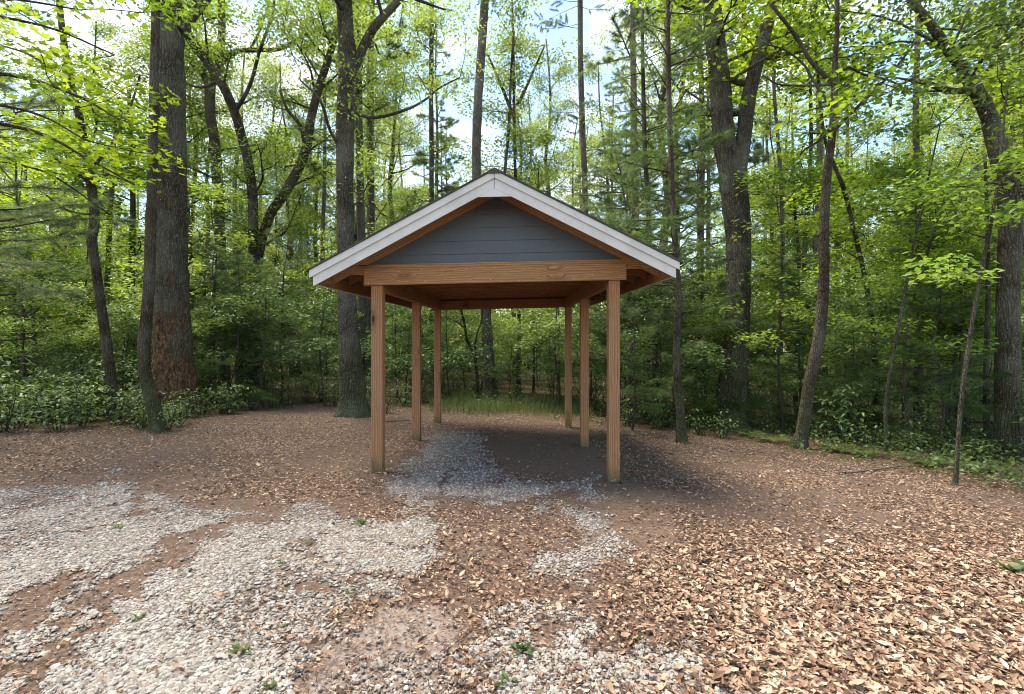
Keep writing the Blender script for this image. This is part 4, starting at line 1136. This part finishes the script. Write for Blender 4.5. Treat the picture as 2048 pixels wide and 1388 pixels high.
# understory trees
def clear_of_trunks(px, y):
    for a, b, d_ in ((262, 425, 13.2), (1400, 1525, 12), (175, 240, 11.5), (655, 735, 12), (1575, 1660, 9.5), (1960, 2060, 10)):
        if a < px < b and y < d_: return False
    return True
def ok_und(x, y):
    if wild(x, y) < 14: return False
    px = 1024 + F * x / y
    if 1495 < px < 1590 and y > 13: return False
    if not clear_of_trunks(px, y - 1.0): return False
    if 860 < px < 1150 and y < 17: return False
    return True
tu = []
spots = place(60, 11, 19, 1.2, 1.3, ok_und, rb, tu) + place(200, 17.5, 46, 1.2, 1.5, ok_und, rb, tu)
for (x, y) in spots:
    px = 1024 + F * x / y; i = int(rb.integers(5)); key = ('u', i)
    if y < 19 and i == 4: i = 3; key = ('u', 3)
    dist = 'near' if y < 19 else ('middle-distance' if y < 30 else 'distant')
    size = ['medium', 'small', 'tall', 'very small', 'tallest kind of'][i]
    lb = '%s %s understory sapling %s' % (dist, size, where(px)); grp = 'leafy understory saplings beneath the trees'
    loc = (x, y, Hf(x, y)); sc_ = float(rb.uniform(.8, 1.2)); rz = float(rb.uniform(0, 6.28))
    if key not in first:
        r = make('understory_sapling', lb, 'sapling', loc, TU[i][0], TU[i][1], B_TWIG, [M_OAK, M_BROAD, M_MAPLE, M_BROAD, M_FAR][i], grp, rz, sc_); first[key] = r
    else:
        r = copy_tree(first[key]); r.location = loc; r.rotation_euler = (0, 0, rz); r.scale = (sc_,) * 3; tag(r, lb, 'sapling', grp)

# soft young pines
for j, (px, d_, i, sc_, lb) in enumerate((
    (-60, 8.6, 0, 1.25, 'soft grey-green pine reaching in from the left edge'), (60, 13.0, 2, 1.0, 'soft pine behind the one at the left edge'),
    (430, 14.5, 1, 1.1, 'soft dark green young pine just right of massive oak'), (560, 15.5, 0, .8, 'soft young pine below the leaning tree'), (385, 17, 0, .9, 'soft young pine deeper behind the massive oak'),
    (1265, 12.5, 0, 1.05, 'soft young pine between right post and young pine'), (1290, 15.5, 2, 1.2, 'taller soft pine behind right roof slope'), (1235, 19, 2, 1.3, 'tall soft pine farther behind right roof slope'),
    (1590, 12.5, 1, 1.1, 'small soft pine beside the wide-branching tree'), (1880, 9.5, 1, .8, 'small soft pine left of the grey sapling'), (1935, 11.5, 0, 1.0, 'soft pine behind the grey sapling'), (1400, 15, 0, 1.2, 'soft pine left of the forked oak'), (480, 13.6, 1, 1.0, 'soft pine in front of the bent tree'), (1262, 10.9, 1, .85, 'small soft pine just right of the front right post'))):
    g3 = gpt(px, d_); key = ('s', i)
    if key not in first:
        r = make('soft_pine', lb, 'pine tree', g3, TS[i][0], TS[i][1], B_TWIG, M_SOFT if i == 0 else M_PINE, 'soft young pines', j * 1.3, sc_); first[key] = r
    else:
        r = copy_tree(first[key]); r.location = tuple(g3); r.rotation_euler = (0, 0, j * 1.3); r.scale = (sc_,) * 3; tag(r, lb, 'pine tree', 'soft young pines')

# shrubs
def ok_shr(x, y):
    w = wild(x, y)
    if w < 4: return False
    px = 1024 + F * x / y
    if 880 < px < 1140 and y < 19: return False
    if not clear_of_trunks(px, y) and not 262 < px < 300: return False
    if 1080 < px < 2100 and w < 12: return False
    if 520 < px < 700 and w < 12: return False
    if px > 1480 and (w < 34 or rb.random() < .5): return False
    return True
ts = []
spots = place(75, 8, 13, 1.15, .62, ok_shr, rb, ts, 120) + place(120, 12, 22, 1.15, .9, ok_shr, rb, ts)
for (x, y) in spots:
    px = 1024 + F * x / y; i = int(rb.integers(5)); key = ('h', i)
    if px > 1240 and i in (0, 3, 4) and ('h', 2) in first: i = 2; key = ('h', 2)
    dist = 'front-row' if wild(x, y) < 30 else ('middle' if y < 15 else 'back')
    size = ['knee-high', 'waist-high', 'low', 'tall', 'bushy'][i]
    lb = '%s %s broadleaf shrub %s' % (dist, size, where(px)); grp = 'broadleaf shrubs along the edge of the woods'
    loc = (x, y, Hf(x, y)); sc_ = float(rb.uniform(.75, 1.2)) * (1.45 if px < 420 and y > 11.5 else 1); rz = float(rb.uniform(0, 6.28))
    if key not in first:
        r = make('woodland_shrub', lb, 'shrub', loc, TH[i][0], TH[i][1], B_TWIG, [M_BROAD, M_BROAD, M_COVER, M_BROAD, M_COVER][i], grp, rz, sc_, names=('stem', 'foliage')); first[key] = r
    else:
        r = copy_tree(first[key]); r.location = loc; r.rotation_euler = (0, 0, rz); r.scale = (sc_,) * 3; tag(r, lb, 'shrub', grp)

# low shrubs round the feet of the front trees
for j, (px, d_, i, s_, lb) in enumerate((
    (372, 11.2, 0, .8, 'pale glossy shrub in front of the massive oak base'), (405, 11.5, 2, 1.1, 'low shrub at right foot of massive oak'), (345, 10.9, 2, .9, 'low shrub between slim mossy tree and massive oak'),
    (268, 10.4, 4, .8, 'bushy shrub left of the slim mossy tree'), (232, 10.1, 2, 1.2, 'low yellowish shrub in front of the crooked tree'), (455, 12.0, 0, .9, 'glossy shrub right of massive oak at litter edge'),
    (500, 12.8, 4, .8, 'shrub below the bent tree at litter edge'), (548, 13.6, 2, 1.1, 'low shrub left of the litter path'), (300, 9.3, 2, .9, 'low shrub at left foot of slim mossy tree'), (332, 9.1, 0, .62, 'small upright shrub in front of slim mossy tree foot'), (352, 9.7, 2, 1.0, 'low shrub right of slim mossy tree foot'),
    (130, 10.3, 4, 1.0, 'bushy shrub at litter edge in left quarter'), (60, 10.2, 2, 1.4, 'low wide shrub near left edge of the picture'), (190, 10.6, 0, 1.0, 'upright shrub between left edge and crooked tree'),
    (575, 14.6, 0, 1.0, 'glossy shrub closing the left end of the litter path'), (612, 15.2, 3, .9, 'tall shrub behind the litter path'), (645, 15.6, 0, 1.1, 'glossy shrub left of dark straight oak'), (668, 14.2, 2, 1.2, 'low shrub left of dark straight oak foot'), (540, 15.8, 3, 1.0, 'tall shrub below the leaning tree'),
    (1400, 10.6, 2, .9, 'low pale shrub at left foot of forked oak'), (1445, 10.2, 2, 1.0, 'low shrub before forked oak base'), (690, 12.2, 2, .8, 'small shrub behind the dark straight oak foot'), (770, 12.4, 2, .9, 'small shrub behind the left posts'),
    (1255, 11.6, 2, 1.0, 'low shrub just right of the front right post'), (1310, 11.2, 4, .7, 'low shrub left of young pine foot'))):
    key = ('h', i); g3 = gpt(px, d_)
    r = copy_tree(first[key]); r.location = tuple(g3); r.rotation_euler = (0, 0, j * 2.1); r.scale = (s_,) * 3; tag(r, lb, 'shrub', 'broadleaf shrubs along the edge of the woods')

# ground cover, grass
def cover():
    rn = np.random.default_rng(21)
    x, d = scatter(260000, 6.0, 50, 1.0, 1.25, rn)
    w = wild(x, d)
    px, _ = topix(x, d)
    keep = rn.random(len(x)) < sstep(-4, 110, w) ** .8 * np.where(w < 60, sstep(.42, .58, fbm(x * 1.3, d * 1.3 + 4, 3)) + .08, .4 + .7 * sstep(.35, .6, fbm(x * .7, d * .7 + 4, 3)))
    x, d, w = x[keep], d[keep], w[keep]; n = len(x)
    hh = .02 + .10 * rn.random(n) ** 1.5 + (.28 + .6 * sstep(13, 20, d)) * rn.random(n) ** 1.4 * sstep(0, 30, w)
    C = np.stack([x, d, H(x, d) + hh], 1)
    s = Soup(); s.add(leaf_polys(C, .085, .055, .5, 'rhomb', .2, rn=rn) , np.clip(rn.normal(.5, .2, n), 0, 1))
    tag(s.build('ground_cover', M_COVER), 'low green leafy plants carpeting the forest floor', kind='stuff')
    # grass tufts behind the shelter and along the edges
    rn = np.random.default_rng(22)
    x1, d1 = scatter(60000, 9.5, 20, 1.0, 1.0, rn)
    w = wild(x1, d1); px, _ = topix(x1, d1)
    pr = np.where((px > 860) & (px < 1180), 1.0, .05) * sstep(-8, 16, w) * (1 - sstep(60, 110, w))
    k = rn.random(len(x1)) < pr
    x1, d1 = x1[k], d1[k]; n = len(x1)
    l = rn.uniform(.12, .42, n); a = rn.uniform(0, 6.28, n); b_ = rn.uniform(.1, .6, n)
    base = np.stack([x1, d1, H(x1, d1)], 1); dv = np.stack([np.cos(a) * b_, np.sin(a) * b_, np.ones(n)], 1)
    mid = base + dv * l[:, None] * .6; tip = base + dv * l[:, None] + np.stack([np.cos(a), np.sin(a), -.4 * np.ones(n)], 1) * (l * b_ * .5)[:, None]
    sd = np.stack([-np.sin(a), np.cos(a), np.zeros(n)], 1) * .0045
    s = Soup(); s.add(np.stack([base - sd, mid - sd * .8, tip, mid + sd * .8, base + sd], 1), np.clip(rn.normal(.5, .2, n), 0, 1))
    tag(s.build('grass', M_GRASS), 'long soft grass growing behind the shelter', kind='stuff')
cover()

# far woods beyond the trees one can tell apart
def far_woods():
    rn = np.random.default_rng(31)
    s = Soup(); n = 0
    for k in range(2600):
        y = rn.uniform(44, 85); x = rn.uniform(-1.35, 1.35) * y
        px = 1024 + F * x / y
        z = abs(rn.normal(0, 1)) * 6 * (rn.random() < .6) + rn.uniform(0, 5)
        if 760 < px < 1120 and z > 11: continue
        if 1470 < px < 1610 and y < 56 and z < 5.5: continue
        cluster(s, (x, y, Hf(x, y) + z), rn.uniform(1.6, 3.2), 75, .42, .3, .4, .7, rn=rn)
    tag(s.build('far_woods', M_FAR), 'sunlit far woods closing the view between the trunks', kind='stuff')
far_woods()

# ------------------------------------------------------------------ ferns, palmettos, weeds, sticks
def fern(seed, n=9, L=.75):
    rn = np.random.default_rng(seed); s = Soup()
    for k in range(n):
        a = k / n * 6.28 + rn.uniform(-.3, .3); l = L * rn.uniform(.7, 1.1)
        o = np.array([math.cos(a), math.sin(a), 0]); sd = np.array([-math.sin(a), math.cos(a), 0])
        m = 22
        for i in range(m):
            t = (i + 1) / m
            c = o * l * t * .95 + np.array([0, 0, 1]) * l * (.75 * t - .62 * t * t)
            w_ = l * .2 * math.sin(math.pi * min(t * .9 + .12, 1)) + .006
            for g_ in (-1, 1):
                tip = c + sd * g_ * w_ + o * w_ * .35 - np.array([0, 0, w_ * .15])
                b = .011
                s.add(np.array([[c - o * b, tip, c + o * b]]), [np.clip(.5 + rn.normal(0, .12), 0, 1)])
    return s.mesh('fern')
FE = [fern(i, [9, 11, 8][i], [.6, .8, .5][i]) for i in range(3)]
for m in FE: m.materials.append(M_COVER)
for j, (px, d_, i) in enumerate(((1545, 9.9, 0), (1670, 9.0, 2), (1720, 8.7, 0), (1862, 7.9, 0), (1500, 10.6, 2), (1980, 7.6, 2), (1350, 12, 2))):
    o = bpy.data.objects.new('fern', FE[i]); COL.objects.link(o); o.location = tuple(gpt(px, d_)); o.rotation_euler = (0, 0, j * 1.1)
    tag(o, ('%s arching green fern %s' % (['medium', 'large', 'small'][i], where(px))), 'fern', 'ferns along the edge of the litter')
def palmetto(seed, n=11, L=.7):
    rn = np.random.default_rng(seed); s = Soup(); tb = Tubes()
    for k in range(n):
        a = rn.uniform(0, 6.28); el = rn.uniform(.3, 1.2); d = np.array([math.cos(a) * math.cos(el), math.sin(a) * math.cos(el), math.sin(el)])
        c = d * L * rn.uniform(.6, 1.1); tb.tube([np.zeros(3), c * .5, c], [.008, .006, .005], 4, cap=False, smooth=1)
        sd = unit(np.cross(d, [0, 0, 1.])); up = np.cross(sd, d)
        for q in np.linspace(-1.9, 1.9, 19):
            v = d * math.cos(q) + sd * math.sin(q) + up * .12; l = L * rn.uniform(.55, .75) * (1 - .12 * abs(q))
            tipp = c + v * l - np.array([0, 0, l * .18]); w_ = unit(np.cross(v, up)) * .012
            s.add(np.array([[c, c + v * l * .5 - w_, tipp, c + v * l * .5 + w_]]), [np.clip(.4 + rn.normal(0, .15), 0, 1)])
    return tb.mesh('stem'), s.mesh('frond')
PA = [palmetto(5), palmetto(6, 14, .8)]
fp = None
for j, (px, d_, i, z_, lb) in enumerate(((1395, 12.5, 0, .5, 'bright fan palmetto between young pine and forked oak'), (1500, 12.2, 1, 0, 'dark palmetto low behind the forked oak base'), (1722, 12.5, 1, 0, 'dark palmetto left of the slanting thin tree'), (1270, 17, 1, 1.2, 'dark palmetto between right post and young pine'))):
    r = make('palmetto', lb, 'palmetto', gpt(px, d_), PA[i][0], PA[i][1], B_TWIG, M_DARK if i else M_FERN, 'palmettos in the understory', j * 2.0, 1.0 + .15 * j * (i > 0), names=('stem', 'frond'))

def weed(seed, n=14, L=.09):
    rn = np.random.default_rng(seed); s = Soup()
    for k in range(n):
        a = rn.uniform(0, 6.28); e = rn.uniform(.2, 1.1); l = L * rn.uniform(.5, 1.2)
        d = np.array([math.cos(a) * math.cos(e), math.sin(a) * math.cos(e), math.sin(e)]); sd = unit(np.cross(d, [0, 0, 1.])) * l * rn.uniform(.08, .22)
        b = rn.normal(0, .02, 3) * np.array([1, 1, 0])
        s.add(np.array([[b, b + d * l * .5 - sd, b + d * l - np.array([0, 0, l * .25]), b + d * l * .5 + sd]]), [np.clip(.7 + rn.normal(0, .15), 0, 1)])
    return s.mesh('weed')
WE = [weed(1, 26, .14), weed(2, 12, .09), weed(3, 18, .07), weed(4, 9, .13)]
for m in WE: m.materials.append(M_GRASS)
for j, (px, py, i, lb) in enumerate((
    (722, 1048, 0, 'brightest leafy weed clump beside the small gravel patch'), (620, 1088, 1, 'tiny weed on gravel left of the bright weed clump'), (235, 1060, 1, 'tiny weed at left on the gravel band'),
    (912, 1138, 2, 'low weed on brown soil in front of shelter'), (1043, 1305, 0, 'leafy weed among stones at bottom center'), (1275, 1285, 3, 'single upright weed on leaf litter right of center'),
    (482, 1312, 0, 'sprawling weed on gravel near bottom left'), (700, 1192, 2, 'weed with rusty leaves at gravel edge'), (562, 1258, 1, 'tiny weed on lower gravel'), (1016, 1372, 3, 'grassy weed at the bottom edge'),
    (545, 1384, 0, 'bright weed cut by the bottom edge on gravel'), (1350, 1135, 2, 'dull weed on litter right of the gravel path'), (280, 1243, 1, 'tiny weed beside the lower left dirt streak'), (240, 915, 2, 'flat weed patch on litter at left'),
    (1430, 1148, 1, 'tiny yellowish weed on right litter'), (1490, 1232, 0, 'yellow-green weed on bright right litter'), (1700, 1332, 2, 'blue-green weed near bottom right'), (2035, 1150, 0, 'leafy weed at the right edge of litter'),
    (2040, 1135, 0, 'taller leafy weed at right edge of litter'), (1545, 1370, 3, 'grassy weed at bottom edge right of center'), (1238, 963, 0, 'dark leafy weed at foot of front right post'), (560, 1130, 1, 'tiny weed in middle of gravel'))):
    x, y = ground_at(px, py)
    o = bpy.data.objects.new('weed', WE[i]); COL.objects.link(o); o.location = (x, y - (.1 if 'post' in lb else 0), float(Hs(x, y))); o.rotation_euler = (0, 0, j * 1.7); s_ = (.42 + .35 * ((j * 7) % 5) / 5) * (1.7 if px in (722, 2035, 2040) else 1); o.scale = (s_,) * 3
    tag(o, lb, 'weed', 'small weeds growing in the clearing')

STICK = mat_bark('dead_stick_bark', (.12, .1, .08), (.34, .3, .25), .3, 0, 20)
for j, (a, b, r_, lb) in enumerate((((1930, 948), (2048, 942), .014, 'pale fallen branch on the ground at right edge'), ((1690, 950), (1830, 930), .016, 'dark fallen branch among ferns at right'),
                                    ((1185, 842), (1250, 858), .016, 'dark fallen stick behind the right posts'), ((765, 848), (830, 842), .014, 'thin fallen stick behind the left post'),
                                    ((1345, 955), (1375, 962), .008, 'short yellow-green stick right of the right post'), ((1010, 1060), (1050, 1082), .005, 'twig lying on soil in front of shelter'),
                                    ((520, 1075), (560, 1090), .004, 'twig on gravel left of center'))):
    x0, y0 = ground_at(*a); x1, y1 = ground_at(*b)
    rn = np.random.default_rng(60 + j); A = np.array([x0, y0, float(Hs(x0, y0)) + r_]); B = np.array([x1, y1, float(Hs(x1, y1)) + r_])
    m = [A + (B - A) * t + np.append(rn.normal(0, .03, 2), abs(rn.normal(0, .015))) for t in (0, .3, .6, 1)]
    tb = Tubes(); tb.tube(np.array(m) - A, [r_, r_ * .9, r_ * .7, r_ * .3], 6, .1, rn)
    tb.tube(np.array([m[1], m[1] + (B - A) * .2 + np.array([.1, .12, .06])]) - A, [r_ * .5, r_ * .15], 4, cap=False, smooth=1)
    o = tb.build('fallen_branch', STICK); o.location = tuple(A); tag(o, lb, 'fallen branch', 'sticks lying on the ground')

# ------------------------------------------------------------------ the house glimpsed behind the forked oak
def house():
    M1 = mat_paint('pale_house_roof', (.62, .61, .58), .8, .2); M2 = mat_paint('house_wall_paint', (.38, .33, .28), .8, .2); M3 = mat_paint('dark_window', (.03, .035, .04), .2, .0)
    d_ = 44.0; x0, x1 = (1475 - 1024) * d_ / F, (1640 - 1024) * d_ / F
    r = empty('house', ((x0 + x1) / 2, d_ + 4, Hf(x0, d_) - .3), 'pale-roofed house glimpsed through trees behind the forked oak', 'house')
    hw = (x1 - x0) / 2 + 1.0; zt = 2.6
    def add(nm, V, Fs, m, par=None):
        L = [i for f in Fs for i in f]; T = [len(f) for f in Fs]
        return link(nm, raw_mesh(nm, np.array(V, float), L, np.concatenate([[0], np.cumsum(T)[:-1]]), T), m, par or r)
    box = lambda a, b: ([(a[0], a[1], a[2]), (b[0], a[1], a[2]), (b[0], b[1], a[2]), (a[0], b[1], a[2]), (a[0], a[1], b[2]), (b[0], a[1], b[2]), (b[0], b[1], b[2]), (a[0], b[1], b[2])],
                        [(0, 1, 5, 4), (1, 2, 6, 5), (2, 3, 7, 6), (3, 0, 4, 7), (4, 5, 6, 7), (3, 2, 1, 0)])
    add('wall', *box((-hw, -3, -.5), (hw, 3, zt)), M2)
    V = [(-hw - .5, -3.6, zt - .1), (hw + .5, -3.6, zt - .1), (hw + .5, 0, zt + 2.1), (-hw - .5, 0, zt + 2.1), (-hw - .5, 3.6, zt - .1), (hw + .5, 3.6, zt - .1), (-hw - .5, -3.6, zt + .05), (hw + .5, -3.6, zt + .05), (hw + .5, 0, zt + 2.25), (-hw - .5, 0, zt + 2.25), (-hw - .5, 3.6, zt + .05), (hw + .5, 3.6, zt + .05)]
    add('roof', V, [(6, 7, 8, 9), (9, 8, 11, 10), (0, 1, 7, 6), (1, 2, 8, 7), (2, 5, 11, 8), (5, 4, 10, 11), (4, 3, 9, 10), (3, 0, 6, 9), (1, 0, 3, 2), (2, 3, 4, 5)], M1)
    gx = -1.2
    add('dormer', [(gx - 1.2, -3.7, zt + .1), (gx + 1.2, -3.7, zt + .1), (gx, -3.7, zt + 1.1), (gx, -1.6, zt + 1.1)], [(0, 1, 2), (1, 3, 2), (0, 2, 3)], mat_paint('dormer_green', (.06, .09, .05), .7, .2))
    for wx in (-2.5, .6, 2.6): add('window', *box((wx - .5, -3.03, .8), (wx + .5, -2.98, 2.0)), M3)
house()
